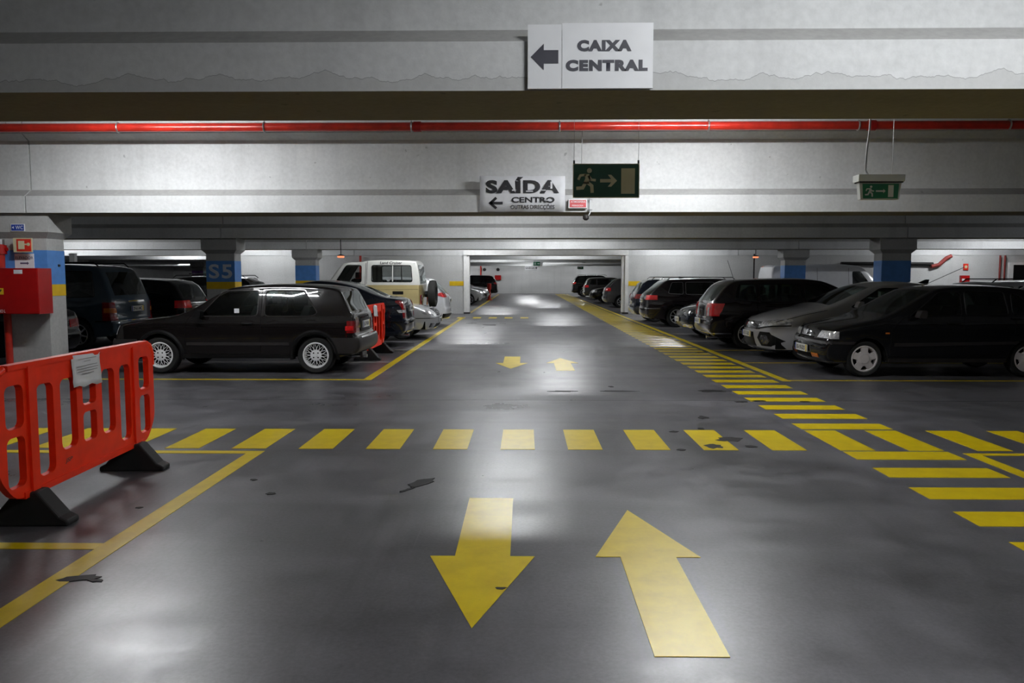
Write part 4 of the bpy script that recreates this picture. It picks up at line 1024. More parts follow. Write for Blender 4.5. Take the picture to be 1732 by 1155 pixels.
c.line([(1.50, 0.93), (1.45, 0.35), (2.55, 0.33), (2.60, 0.93)]); c.line([(2.60, 0.33), (3.3, 0.36), (3.42, 0.90)])

# 3 silver saloon, nose to the lane
sp = T_sedan(4.52, 1.42, 0.90, cowl=1.30, hood=0.74, wr=0.305, paint='paint_silver', rim='n7', W=1.73, fine=True, bowF=0.20, tapF=0.14)
c = Car('saloon_car', 'silver saloon with oval headlamps, nose to the lane beside the cream off-roader', sp, (-2.14 - 2.26, 20.15, 0), PI)
c.end_patch(rounded([(0.44, 0.60), (0.62, 0.58), (0.66, 0.70), (0.50, 0.76)], 0.08), 'headlamp', 'lens_clear', 0.010, False, 0.55, True)
c.end_patch(rounded([(0.62, 0.60), (0.80, 0.60), (0.80, 0.74), (0.64, 0.74)], 0.08), 'headlamp', 'lens_clear', 0.010, False, 0.62, True)
c.end_patch([(-0.32, 0.58), (0.32, 0.58), (0.40, 0.75), (-0.40, 0.75)], 'grille', 'trim_black', 0.008, False, 0.4)
for z in (0.61, 0.645, 0.68, 0.715): c.end_patch([(-0.36, z), (0.36, z), (0.36, z + 0.012), (-0.36, z + 0.012)], 'grille_bar', 'chrome', 0.016, False, 0.4)
c.end_patch([(-0.40, 0.745), (0.40, 0.745), (0.40, 0.765), (-0.40, 0.765)], 'grille_rim', 'chrome', 0.018, False, 0.4)
c.end_patch([(0.50, 0.30), (0.74, 0.30), (0.74, 0.40), (0.50, 0.40)], 'fog_lamp', 'lens_dark', 0.006, False, 0.5, True)
c.end_patch([(-0.42, 0.28), (0.42, 0.28), (0.42, 0.38), (-0.42, 0.38)], 'air_intake', 'trim_black', 0.006, False, 0.4)
c.end_patch([(-0.86, 0.515), (0.86, 0.515), (0.86, 0.53), (-0.86, 0.53)], 'bumper_strip', 'trim_grey', 0.008, False, 0.7)
c.plate(0.46, '38-10-ZA', False); c.mirrors(1.62, 0.97)

# 4 cream and sand off-roader with a spare wheel
L = 4.10
sp = dict(L=L, W=1.70, H=2.0, belt=1.33, sill=0.42, wr=0.37, arch=0.45, xf=0.72, xr=3.15, paint='paint_cream', rim='n6', rimmat='alloy_light', rimf=0.56, fine=True, wround=0.06, tapF=0.03, tapR=0.02, bowF=0.02, bowR=0.02, fr=0.06, crown=0.03, sg=0.86,
          gz=[(0.3, 0.97), (0.5, 1.0), (1.2, 1.0), (1.33, 0.985), (2.0, 0.89)], glass='glass_clear', seatx=[(2.0, True)],
          top=[(0.12, 0.50), (0.0, 0.52), (0.0, 0.70), (0.06, 0.74), (0.08, 1.14), (0.20, 1.22), (1.45, 1.31), (1.50, 1.33), (1.90, 1.90), (2.05, 1.935), (2.45, 1.94), (2.60, 1.99), (3.2, 2.0), (3.92, 1.985), (4.0, 1.94), (4.09, 1.36), (4.10, 1.20), (4.10, 0.62), (4.04, 0.48)],
          ws=(1.52, 1.88), rg=(4.002, 4.088),
          win=[[(1.74, 1.39), (2.46, 1.39), (2.46, 1.86), (2.04, 1.86)], [(2.74, 1.40), (3.88, 1.40), (3.84, 1.86), (2.74, 1.86)]])
c = Car('off_roader', 'cream and sand off-road car with a spare wheel on its tail', sp, (-2.86 - L / 2, 22.6, 0), 0, 'car')
c.side_patch([(0.0, 0.3), (4.2, 0.3), (4.2, 1.315), (0.0, 1.315)], 'sand_panel', 'paint_sand', 0.003, depth=0.9)
c.end_patch([(-0.9, 0.3), (0.9, 0.3), (0.9, 1.315), (-0.9, 1.315)], 'sand_panel', 'paint_sand', 0.003, True, 0.06)
c.end_patch([(-0.9, 0.3), (0.9, 0.3), (0.9, 1.25), (-0.9, 1.25)], 'sand_panel', 'paint_sand', 0.003, False, 0.25)
c.line([(0.2, 1.10), (1.5, 1.17), (4.05, 1.20)], 'panel_gap', 'trim_grey', 0.006)
c.line([(1.52, 1.30), (1.50, 0.55), (2.50, 0.55), (2.56, 1.30), (2.58, 1.92)], 'panel_gap', 'trim_grey', 0.006)
c.line([(2.60, 1.345), (2.62, 1.97)], 'panel_gap', 'trim_grey', 0.006)
c.side_patch([(3.32, 1.06), (3.62, 1.06), (3.62, 1.145), (3.32, 1.145)], 'side_vent', 'trim_black', 0.008)
c.end_patch([(0.64, 0.80), (0.80, 0.80), (0.80, 1.04), (0.64, 1.04)], 'tail_lamp', 'lens_red', 0.02, True, 0.25, True)
c.end_patch([(0.64, 0.72), (0.80, 0.72), (0.80, 0.80), (0.64, 0.80)], 'indicator_lens', 'lens_orange', 0.02, True, 0.25, True)
MB().box(L / 2 - 0.02, L / 2 + 0.13, -0.82, 0.82, 0.46, 0.60).build('rear_bumper', 'trim_grey', c.root)
for sd in (-1, 1):
    b = [c.on_side(3.32, 1.41, sd, -0.004), c.on_side(3.32, 1.855, sd, -0.004)]
    MB().tube(b, 0.016, 6).build('window_bar', 'paint_cream', c.root)
p = MB().tube([(L / 2 + 0.0, 0.12, 1.05), (L / 2 + 0.12, 0.12, 1.05)], 0.09, 12).build('spare_carrier', 'trim_black', c.root)
MB().lathe_y([(0.20, -0.11), (0.30, -0.115), (0.37, -0.09), (0.385, -0.03), (0.385, 0.03), (0.37, 0.09), (0.30, 0.115), (0.20, 0.10), (0.19, 0.03), (0.0, 0.02)], 32).build('spare_wheel', 'tyre', c.root, 40, (L / 2 + 0.22, 0.12, 1.06), (0, 0, -PI / 2))
pl = c.plate(0.95, '61-24-AB', True, -0.62); pl.scale = (0.5, 1, 1.3)
me_, w_, h_, cx_, cy_ = text_mesh('Land Cruiser', 1, 0.02, shear=0.15)
for sd in (-1,):
    for v in me_.vertices:
        x = 3.28 + (v.co.x - cx_) * 0.62 / w_; z = 1.928 + (v.co.y - cy_) * 0.075 / h_; v.co = c.on_side(x, z, sd, 0.004)
    me_.materials.clear(); me_.materials.append(MATS['ink']); link('lettering', me_, c.root)
c.mirrors(1.80, 1.42, 'trim_black'); c.handle(2.42, 1.18)

# 5 white crossover tail
sp = T_hatch(4.38, 1.55, 0.98, cowl=1.15, wr=0.33, paint='paint_white', rim='n5', W=1.80, fine=True, tapR=0.12, bowR=0.16, slant=0.45)
c = Car('crossover_car', 'white crossover with swept red tail lamp parked before the partition wall', sp, (-2.33 - 2.19, 25.3, 0), 0)
c.side_patch([(3.92, 0.99), (4.22, 0.90), (4.30, 0.93), (4.30, 1.03), (4.08, 1.05)], 'tail_lamp', 'lens_red_bright', 0.012)
c.end_patch([(0.60, 0.91), (0.92, 0.91), (0.92, 1.04), (0.66, 1.04)], 'tail_lamp', 'lens_red_bright', 0.010, True, 0.18, True)
c.side_patch([(3.88, 0.72), (3.95, 0.72), (3.95, 0.86), (3.88, 0.86)], 'fuel_flap', 'trim_grey', 0.004)
c.plate(0.80, '20-QT-41', True); c.end_patch([(-0.8, 0.26), (0.8, 0.26), (0.8, 0.40), (-0.8, 0.40)], 'bumper_skirt', 'trim_black', 0.008, True, 0.5)
c.mirrors(1.50, 1.06)

# second row on the left
sp = T_sedan(4.45, 1.40, 0.92, paint='paint_black', rim='n8', W=1.72)
c = Car('saloon_car', 'black saloon tail half hidden behind the near pillar', sp, (-7.85 - 2.225, 13.2, 0), 0)
c.end_patch([(0.45, 0.66), (0.82, 0.66), (0.82, 0.80), (0.45, 0.80)], 'tail_lamp', 'lens_red', 0.008, True, 0.3, True); c.plate(0.74, '07-22-RT', True)
L = 4.75
sp = dict(L=L, W=1.92, H=1.80, belt=1.08, sill=0.27, wr=0.33, arch=0.39, xf=0.92, xr=3.85, paint='paint_bluegrey', rim='n7', W2=0, fine=True, roofw=0.76, tapR=0.10, bowR=0.14, glass='glass', sglass='glass_privacy', rglass='glass_privacy', fr=0.07,
          top=[(0.14, 0.26), (0.0, 0.36), (0.0, 0.56), (0.08, 0.72), (0.7, 0.95), (1.1, 1.06), (2.1, 1.68), (2.5, 1.77), (3.2, 1.80), (4.1, 1.77), (4.35, 1.70), (4.62, 1.13), (4.68, 1.0), (4.68, 0.66), (4.75, 0.58), (4.74, 0.38), (4.6, 0.30)],
          ws=(1.15, 2.08), rg=(4.36, 4.615), win=[[(1.75, 1.10), (2.55, 1.10), (2.55, 1.64), (2.30, 1.64)], [(2.64, 1.10), (3.40, 1.10), (3.40, 1.66), (2.64, 1.66)], [(3.50, 1.10), (4.28, 1.12), (4.14, 1.65), (3.50, 1.66)]])
c = Car('minivan', 'blue-grey minivan tail with amber-red lamp behind the black hatchback', sp, (-8.45 - L / 2, 17.25, 0), 0, 'car')
c.end_patch(rounded([(0.72, 0.62), (0.98, 0.62), (0.98, 1.0), (0.78, 1.0)], 0.05), 'tail_lamp', 'lens_red', 0.012, True, 0.36, True)
c.end_patch(rounded([(0.74, 0.78), (0.96, 0.78), (0.96, 0.88), (0.76, 0.88)], 0.02), 'indicator_lens', 'lens_orange', 0.016, True, 0.33, True)
c.end_patch([(-0.34, 0.99), (0.34, 0.99), (0.34, 1.03), (-0.34, 1.03)], 'tailgate_grip', 'chrome', 0.02, True, 0.3)
c.plate(0.85, '29-61-MC', True); c.rails(2.2, 4.2); c.end_patch([(-0.95, 0.595), (0.95, 0.595), (0.95, 0.62), (-0.95, 0.62)], 'bumper_strip', 'chrome', 0.012, True, 0.5)
sp = T_hatch(4.2, 1.50, 0.98, paint='paint_black', rim='n8', W=1.75, glass='glass_privacy')
c = Car('hatchback_car', 'black car with a glinting red tail lamp left of the S5 pillar', sp, (-8.2 - 2.1, 20.0, 0), 0)
c.end_patch([(0.50, 0.78), (0.86, 0.78), (0.86, 0.96), (0.50, 0.96)], 'tail_lamp', 'lens_red_bright', 0.01, True, 0.35, True); c.plate(0.70, '90-14-TD', True)
c.end_patch([(-0.5, 0.88), (0.5, 0.88), (0.5, 0.91), (-0.5, 0.91)], 'chrome_strip', 'chrome', 0.01, True, 0.3)
sp = T_wagon(4.55, 1.55, 1.0, paint='paint_black', rim='n8', W=1.75, glass='glass_privacy')
c = Car('estate_car', 'black estate with roof bars behind the S5 pillar', sp, (-8.0 - 2.27, 24.4, 0), 0)
c.rails(1.9, 4.1)
for x in (2.45, 3.4): MB().box(c.x0 + x - 0.03, c.x0 + x + 0.03, -0.66, 0.66, 1.62, 1.65).build('roof_bar', 'trim_black', c.root)

# ------------------------------------------------------------------ cars, right row
# 6 black hatchback, nose to the lane
L = 3.709
sp = dict(L=L, W=1.625, H=1.395, belt=0.90, sill=0.23, wr=0.283, arch=0.325, xf=0.70, xr=3.172, paint='paint_black', rim='star5', rimmat='hubcap', rimf=0.70, fine=True, wround=0.05, roofw=0.78, tapF=0.10, tapR=0.06, bowF=0.13, fr=0.06,
          top=[(0.16, 0.20), (0.03, 0.27), (0.0, 0.42), (0.03, 0.53), (0.07, 0.56), (0.12, 0.70), (0.24, 0.755), (0.6, 0.83), (1.02, 0.905), (1.74, 1.325), (1.95, 1.37), (2.5, 1.395), (3.05, 1.36), (3.30, 1.31), (3.56, 0.97), (3.63, 0.90), (3.67, 0.60), (3.709, 0.50), (3.69, 0.34), (3.6, 0.28)],
          ws=(1.06, 1.74), rg=(3.31, 3.56),
          win=[[(1.34, 0.925), (2.14, 0.945), (2.14, 1.30), (1.83, 1.30)], [(2.20, 0.945), (2.84, 0.96), (2.80, 1.30), (2.20, 1.31)], [(2.90, 0.965), (3.22, 0.985), (3.17, 1.10), (3.02, 1.26), (2.90, 1.28)]])
c = Car('hatchback_car', 'black five-door hatchback with star hubcaps, nose to the lane', sp, (4.50 + L / 2, 12.88, 0), 0)
c.end_patch([(0.40, 0.585), (0.66, 0.585), (0.66, 0.695), (0.45, 0.695)], 'headlamp', 'lens_clear', 0.010, False, 0.42, True)
c.end_patch([(0.662, 0.585), (0.80, 0.585), (0.80, 0.695), (0.662, 0.695)], 'indicator_lens', 'lens_clear', 0.010, False, 0.30, True)
c.end_patch([(-0.30, 0.575), (0.30, 0.575), (0.30, 0.60), (-0.30, 0.60)], 'grille_slot', 'under', 0.004, False, 0.4)
d = MB().holed([[(0.0, 0.045), (0.035, 0.0), (0.0, -0.045), (-0.035, 0.0)], [(0.0, 0.028), (0.02, 0.0), (0.0, -0.028), (-0.02, 0.0)]], -0.008, 0.004).build('badge', 'chrome', c.root, None, (c.end_x(0.66, False) - 0.012, 0, 0.655), (math.radians(-20), 0, -PI / 2))
c.end_patch([(-0.80, 0.505), (0.80, 0.505), (0.80, 0.545), (-0.80, 0.545)], 'bumper_top', 'trim_grey', 0.006, False, 0.7)
c.plate(0.40, '50-19-DO', False)
c.end_patch([(0.34, 0.285), (0.52, 0.285), (0.52, 0.345), (0.34, 0.345)], 'fog_lamp', 'lens_orange', 0.010, False, 0.5, True)
c.end_patch([(-0.30, 0.27), (0.30, 0.27), (0.30, 0.33), (-0.30, 0.33)], 'air_intake', 'under', 0.006, False, 0.4)
c.end_patch([(-0.80, 0.21), (0.80, 0.21), (0.80, 0.235), (-0.80, 0.235)], 'bumper_lip', 'trim_grey', 0.012, False, 0.5)
c.side_patch([(1.12, 0.475), (3.0, 0.515), (3.0, 0.555), (1.12, 0.525)], 'rub_strip', 'trim_grey', 0.014)
c.side_patch([(0.98, 0.665), (1.04, 0.665), (1.04, 0.69), (0.98, 0.69)], 'side_repeater', 'lens_orange', 0.01)
c.side_patch([(1.04, 0.235), (2.82, 0.235), (2.82, 0.29), (1.04, 0.29)], 'sill_trim', 'trim_grey', 0.008)
c.line([(1.25, 0.90), (1.08, 0.75), (1.06, 0.33), (2.12, 0.31), (2.17, 0.50), (2.17, 1.30)]); c.line([(2.17, 0.50), (2.15, 0.32), (2.70, 0.36), (2.92, 0.66), (2.97, 0.95)])
c.line([(0.20, 0.735), (0.62, 0.80), (1.10, 0.87)])
c.mirrors(1.42, 0.965, 'trim_grey'); c.handle(2.02, 0.83); c.handle(2.98, 0.90)
c.antenna(1.9, 0.30, 2.2)

# 7 silver saloon with black grille, nose to the lane
L = 4.52
sp = dict(L=L, W=1.80, H=1.42, belt=0.95, sill=0.20, wr=0.325, arch=0.375, xf=0.90, xr=3.60, paint='paint_grey', rim='n10', fine=True, roofw=0.74, tapF=0.14, tapR=0.10, bowF=0.26, fr=0.07, crown=0.04, glass='glass',
          top=[(0.16, 0.17), (0.03, 0.23), (0.0, 0.42), (0.0, 0.58), (0.06, 0.68), (0.22, 0.76), (0.7, 0.88), (1.22, 0.96), (2.05, 1.35), (2.35, 1.41), (2.8, 1.42), (3.3, 1.37), (3.7, 1.26), (4.20, 1.06), (4.40, 1.03), (4.46, 0.92), (4.46, 0.62), (4.52, 0.54), (4.50, 0.34), (4.38, 0.26)],
          ws=(1.28, 2.04), rg=(3.72, 4.18), win=[[(1.62, 0.98), (2.55, 1.0), (2.55, 1.33), (2.18, 1.32)], [(2.64, 1.0), (3.6, 1.04), (3.42, 1.25), (2.64, 1.33)]])
c = Car('saloon_car', 'silver-grey saloon with black grille band and hexagonal bumper vents', sp, (4.30 + L / 2, 15.30, 0), 0)
c.end_patch([(-0.50, 0.56), (0.50, 0.56), (0.50, 0.70), (-0.50, 0.70)], 'grille_band', 'lens_dark', 0.012, False, 0.6)
c.end_patch([(0.46, 0.58), (0.86, 0.66), (0.86, 0.76), (0.46, 0.70)], 'headlamp', 'lens_clear', 0.012, False, 0.95, True)
c.end_patch([(0.40, 0.555), (0.86, 0.635), (0.86, 0.655), (0.40, 0.58)], 'lamp_surround', 'trim_black', 0.013, False, 0.9, True)
c.end_patch([(-0.36, 0.24), (0.36, 0.24), (0.30, 0.50), (-0.30, 0.50)], 'air_intake', 'trim_black', 0.006, False, 0.4)
c.end_patch([(0.44, 0.40), (0.54, 0.26), (0.76, 0.26), (0.83, 0.36), (0.76, 0.52), (0.52, 0.52)], 'bumper_vent', 'trim_black', 0.008, False, 0.75, True)
c.end_patch([(0.52, 0.39), (0.60, 0.30), (0.72, 0.30), (0.76, 0.37), (0.70, 0.46), (0.57, 0.46)], 'fog_lamp', 'lens_dark', 0.014, False, 0.75, True)
c.end_patch([(-0.88, 0.17), (0.88, 0.17), (0.88, 0.20), (-0.88, 0.20)], 'bumper_lip', 'trim_black', 0.014, False, 0.8)
c.plate(0.46, 'AT-71-BD', False); c.mirrors(1.68, 1.03); c.fin(3.2)
c.line([(0.12, 0.715), (0.55, 0.80), (1.2, 0.93)])

# 8 black estate, tail to the lane
sp = T_wagon(4.515, 1.49, 0.98, cowl=1.15, wr=0.325, paint='paint_aubergine', rim='d5', W=1.76, fine=True, xr=3.64, xf=0.93, slant=0.42, tapR=0.08, bowR=0.09, glass='glass', arch=0.375, fr=0.055)
c = Car('estate_car', 'black estate with large red and white tail lamps, tail to the lane', sp, (3.88 + 4.515 / 2, 17.66, 0), PI)
c.end_patch([(0.50, 0.70), (0.90, 0.70), (0.90, 0.97), (0.56, 0.97)], 'tail_lamp', 'lens_red_bright', 0.012, True, 0.26, True)
c.side_patch([(4.20, 0.82), (4.28, 0.70), (4.44, 0.70), (4.44, 0.97), (4.14, 0.97)], 'tail_lamp_wrap', 'lens_red_bright', 0.011)
c.end_patch([(0.54, 0.70), (0.66, 0.70), (0.66, 0.88), (0.57, 0.88)], 'reversing_lamp', 'lens_clear', 0.018, True, 0.26, True)
c.end_patch([(-0.50, 0.655), (0.50, 0.655), (0.50, 0.68), (-0.50, 0.68)], 'chrome_strip', 'chrome', 0.016, True, 0.3)
c.plate(0.575, '83-GD-17', True, 0.0, 0.04); c.end_patch([(-0.86, 0.32), (0.86, 0.32), (0.86, 0.345), (-0.86, 0.345)], 'bumper_edge', 'chrome', 0.006, True, 0.55)
c.mirrors(1.50, 1.04); c.handle(2.30, 0.90, 'paint_aubergine'); c.handle(3.18, 0.92, 'paint_aubergine'); c.antenna(3.75, 0.42, 0.35)
c.line([(1.45, 0.95), (1.35, 0.33), (2.45, 0.33), (2.50, 0.96)]); c.line([(2.50, 0.36), (3.20, 0.36), (3.42, 0.70), (3.48, 0.98)])
MB().tube([(1.80, 0.45, 0.25), (2.18, 0.45, 0.24)], 0.035, 10).build('exhaust_pipe', 'chrome', c.root, 40)

# 9 small dark car, nose to the lane
sp = T_hatch(3.95, 1.46, 0.92, paint='paint_navy', rim='n6', W=1.69, fine=True, bowF=0.18, tapF=0.14, wr=0.30, hood=0.74)
c = Car('hatchback_car', 'small dark blue car nosing out between the two black estates', sp, (3.92 + 1.975, 20.35, 0), 0)
c.end_patch([(0.40, 0.62), (0.82, 0.62), (0.82, 0.76), (0.50, 0.76)], 'headlamp', 'lens_dark', 0.01, False, 0.75, True)
c.end_patch([(-0.40, 0.56), (0.40, 0.56), (0.40, 0.68), (-0.40, 0.68)], 'grille', 'trim_black', 0.008, False, 0.4)
c.end_patch([(0.35, 0.27), (0.74, 0.27), (0.74, 0.36), (0.35, 0.36)], 'bumper_insert', 'chrome', 0.01, False, 0.6, True); c.plate(0.47, '12-UV-90', False); c.mirrors(1.4, 1.0)

# 10 black estate with silver wheels further on
sp = T_wagon(4.75, 1.49, 0.98, cowl=1.22, wr=0.33, paint='paint_aubergine', rim='n9', W=1.78, fine=True, xf=0.95, xr=3.72, slant=0.62, bowR=0.14, tapR=0.10, glass='glass_privacy', sealmat='chrome', fr=0.06)
c = Car('estate_car', 'black estate with chrome window line and ten spoke wheels, tail to the lane', sp, (3.66 + 2.375, 25.1, 0), PI)
c.end_patch([(0.50, 0.84), (0.90, 0.84), (0.90, 0.98), (0.56, 0.98)], 'tail_lamp', 'lens_red_bright', 0.012, True, 0.42, True)
c.end_patch([(0.40, 0.86), (0.58, 0.86), (0.58, 0.94), (0.40, 0.94)], 'reversing_lamp', 'lens_clear', 0.014, True, 0.3, True)
c.plate(0.80, '55-JX-02', True); c.end_patch([(-0.88, 0.565), (0.88, 0.565), (0.88, 0.585), (-0.88, 0.585)], 'bumper_edge', 'chrome', 0.006, True, 0.5); c.fin(3.3); c.rails(1.9, 4.0, 'chrome'); c.mirrors(1.55, 1.05)
# 11 dark car behind it
sp = T_hatch(4.2, 1.50, 0.98, paint='paint_navy', rim='n8', W=1.75)
c = Car('hatchback_car', 'dark car mostly hidden behind the chrome-trimmed estate, nearest the portal', sp, (3.70 + 2.1, 27.9, 0), PI)
c.end_patch([(0.50, 0.80), (0.86, 0.80), (0.86, 0.96), (0.50, 0.96)], 'tail_lamp', 'lens_red', 0.01, True, 0.3, True); c.plate(0.66, '33-41-VL', True); c.rails(1.8, 3.5, 'chrome'); c.mirrors(1.4, 1.05)
# second row on the right
L = 4.85
sp = dict(L=L, W=1.90, H=1.98, belt=1.15, sill=0.28, wr=0.34, arch=0.40, xf=0.95, xr=3.95, paint='paint_white', rim='n6', rimf=0.6, panelvan=True, roofw=0.84, tapR=0.03, bowR=0.04, fr=0.07,
          top=[(0.12, 0.30), (0.0, 0.38), (0.0, 0.62), (0.10, 0.85), (0.75, 1.12), (0.95, 1.18), (1.55, 1.85), (1.9, 1.96), (3.0, 1.98), (4.6, 1.96), (4.75, 1.86), (4.83, 1.0), (4.85, 0.55), (4.82, 0.38), (4.7, 0.32)],
          ws=(0.99, 1.53), rg=(4.751, 4.80), win=[[(1.32, 1.20), (2.0, 1.20), (2.0, 1.74), (1.72, 1.74)]])
c = Car('panel_van', 'white panel van parked along the second row behind the blue pillars', sp, (8.45 + L / 2, 28.3, 0), PI, 'van')
c.line([(2.12, 0.4), (2.12, 1.85)]); c.line([(3.2, 0.4), (3.2, 1.85)]); c.mirrors(1.4, 1.25, 'trim_black')
c.end_patch([(0.74, 0.8), (0.93, 0.8), (0.93, 1.3), (0.78, 1.3)], 'tail_lamp', 'lens_red', 0.01, True, 0.2, True)
sp = T_wagon(4.5, 1.45, 0.95, paint='paint_silver', rim='n8', W=1.75)
c = Car('estate_car', 'silver estate roof showing above the black five-door hatchback', sp, (9.35 + 2.25, 17.6, 0), PI)
c.rails(1.8, 3.9, 'trim_black'); c.mirrors(1.5, 1.0)
sp = T_hatch(4.1, 1.44, 0.95, paint='paint_black', rim='n8', W=1.72)
c = Car('hatchback_car', 'dark car roof cut off by the frame behind the five-door hatchback', sp, (9.0 + 2.05, 14.6, 0), PI)
c.rails(1.8, 3.5, 'trim_black'); c.mirrors(1.4, 1.0)

# ------------------------------------------------------------------ cars beyond the portal
def far_lamps(c, mat='lens_red_bright', z=0.86, plate='10-20-XX'):
    c.end_patch([(0.45, z), (0.86, z), (0.86, z + 0.16), (0.52, z + 0.16)], 'tail_lamp', mat, 0.012, True, 0.35, True); c.plate(z - 0.12, plate, True)
def far_front(c, plate):
    c.end_patch([(0.45, 0.60), (0.82, 0.62), (0.82, 0.74), (0.50, 0.72)], 'headlamp', 'lens_clear', 0.012, False, 0.7, True)
    c.end_patch([(-0.45, 0.50), (0.45, 0.50), (0.45, 0.66), (-0.45, 0.66)], 'grille', 'trim_black', 0.008, False, 0.4)
    c.end_patch([(-0.62, 0.26), (0.62, 0.26), (0.56, 0.38), (-0.56, 0.38)], 'air_intake', 'trim_black', 0.008, False, 0.5); c.plate(0.44, plate, False)
for (x, y, paint, tpl, LL, HH, lab, nose, pl_) in (
        (-2.25, 44.6, 'paint_silver', T_hatch, 4.1, 1.46, 'silver hatchback with dark grille mouth, first left beyond the portal', True, '77-LP-30'),
        (-2.20, 47.4, 'paint_black', T_sedan, 4.5, 1.42, 'black saloon nose behind the silver hatchback beyond the portal', True, '21-HN-84'),
        (-2.30, 51.6, 'paint_silver', T_hatch, 4.0, 1.48, 'pale car nose third on the left beyond the portal', True, '66-OC-11'),
        (-2.35, 55.0, 'paint_darkgrey', T_sedan, 4.4, 1.44, 'dark grey car nose by the red post beyond the portal', True, '03-ER-58')):
    sp = tpl(LL, HH, 0.92, paint=paint, rim='n7', W=1.75, bowF=0.2, tapF=0.14)
    c = Car('parked_car', lab, sp, (x - LL / 2, y, 0), PI, 'car'); far_front(c, pl_); c.mirrors(1.5, 1.0)
def suv(L, H, paint): return T_wagon(L, H, H * 0.62, sill=0.30, cowl=1.2, hood=0.92, wr=0.36, paint=paint, rim='n7', W=1.85, glass='glass_privacy', slant=0.35)
c = Car('suv_car', 'black sport utility tail last on the left before the end wall', suv(4.6, 1.70, 'paint_black'), (-2.05 - 2.3, 62.5, 0), 0, 'car'); far_lamps(c, 'lens_red', 1.0, '40-TI-75')
for (x, y, paint, LL, HH, lab, kind, pl_) in (
        (4.02, 40.8, 'paint_darkgrey', 4.4, 1.50, 'dark grey hatchback tail, first right beyond the portal', 'h', '18-RB-62'),
        (4.0, 48.6, 'paint_black', 4.6, 1.45, 'black saloon nose second on the right beyond the portal', 'f', '92-KE-05'),
        (4.10, 55.6, 'paint_darkgrey', 4.4, 1.52, 'dark grey estate tail third on the right beyond the portal', 'w', '37-DV-49'),
        (3.75, 63.6, 'paint_black', 4.6, 1.70, 'black sport utility tail last on the right before the end wall', 's', '64-MZ-23')):
    if kind == 's': sp = suv(LL, HH, paint)
    elif kind == 'f': sp = T_sedan(LL, HH, 0.92, paint=paint, rim='n7', W=1.78, bowF=0.2, tapF=0.14)
    elif kind == 'w': sp = T_wagon(LL, HH, 0.98, paint=paint, rim='n7', W=1.76)
    else: sp = T_hatch(LL, HH, 0.98, paint=paint, rim='n7', W=1.78, slant=0.5, bowR=0.15)
    c = Car('parked_car', lab, sp, (x + LL / 2, y, 0), 0 if kind == 'f' else PI, 'car')
    if kind == 'f': far_front(c, pl_); c.mirrors(1.5, 1.0)
    else: far_lamps(c, 'lens_red_bright', 1.0 if kind == 's' else 0.84, pl_)
    if kind == 's': c.rails(1.8, 4.1, 'chrome')

# ------------------------------------------------------------------ smaller things further back
def alarm_lamp(label, x, y, z, down):
    t = thing('alarm_lamp', label, 'lamp', (x, y, z), 0, 'orange alarm lamps')
    MB().lathe_z([(0, -0.03), (0.09, -0.03), (0.12, 0.0), (0.10, 0.03), (0, 0.045)], 16).build('lens', 'alarm_glow', t, 40)
    MB().lathe_z([(0.105, 0.03), (0.11, 0.05), (0.03, 0.08), (0, 0.08)], 16).build('cap', 'trim_grey', t, 40)
    MB().tube([(0, 0, 0.07), (0, 0, SLAB_Z - z)], 0.015, 8).build('drop_rod', 'trim_grey', t)
    if down: MB().tube([(-0.03, 0.08, -z), (-0.03, 0.08, 2.44 - z)], 0.03, 8).build('post', 'trim_grey', t)
alarm_lamp('glowing orange alarm lamp above the cream off-roader', -5.95, 25.6, 2.19, False)
alarm_lamp('glowing orange alarm lamp on a post before the partition wall', 9.0, 31.0, 2.31, True)
# partition wall fittings
t = thing('wall_riser', 'thin red riser pipe on the wall behind the off-roader', 'pipe', (-6.9, 33.2, 0)); MB().tube([(0, 0, 0), (0, 0, 2.44)], 0.05, 10).build('pipe_run', 'pipe_red', t, 40); MB().box(-0.2, 0.2, 0, 0.11, 1.05, 1.7).build('hose_box', 'fire_red', t)
t = thing('wall_hose_box', 'small red hose box on the white wall above the parked roofs', 'fire cabinet', (18.35, 33.2, 1.28)); MB().box(-0.18, 0.18, 0, 0.118, 0, 0.33).build('body', 'fire_red', t); MB().box(-0.14, -0.02, -0.006, -0.0005, 0.10, 0.20).build('label_plate', 'paper', t)
t = thing('wall_fire_sign', 'small red fire sign above the red hose box on the white wall', 'sign', (18.40, 33.28, 1.83)); MB().box(-0.10, 0.10, 0, 0.03, 0, 0.27).build('panel', 'sign_red', t); flat([disc2(0, 0.14, 0.06)], -0.002, 'sign_cream', 'symbol', t)
t = thing('slanted_main', 'red pipe bending down across the white wall behind the blue pillar', 'pipe', (0, 33.23, 0))
MB().tube([(17.75, 0, 2.42), (17.55, 0, 2.33), (17.25, 0, 2.05), (16.9, -0.05, 1.98)], 0.08, 12).build('pipe_run', 'pipe_red_dull', t, 40)
MB().tube([(17.0, 0.0, 2.08), (13.2, 0.0, 2.10)], 0.08, 10).build('shadow_strip', 'trim_black', t, 40)  # black tube standing in for a shaded strip on the wall
for q, x in enumerate((19.75, 19.95)):
    t = thing('wall_riser', 'red riser pipe beside the stair door, ' + ('nearer the hose box' if q == 0 else 'nearer the door'), 'pipe', (x, 33.2, 0)); MB().tube([(0, 0, 0), (0, 0, 2.44)], 0.035, 8).build('pipe_run', 'pipe_red_dull', t, 40)
dr = bpy.data.objects.new('door_1', None); C.objects.link(dr); dr.location = (20.75, 33.28, 0); tag(dr, 'dark stair door with pale frame at the edge of view', kind='structure')
MB().box(-0.42, 0.42, 0, 0.03, 0.0, 2.05).build('door_leaf', 'trim_black', dr)
for a, b in ((-0.60, -0.42), (0.42, 0.60)): MB().box(a, b, -0.06, 0.03, 0, 2.15).build('door_frame', 'frame_white', dr)
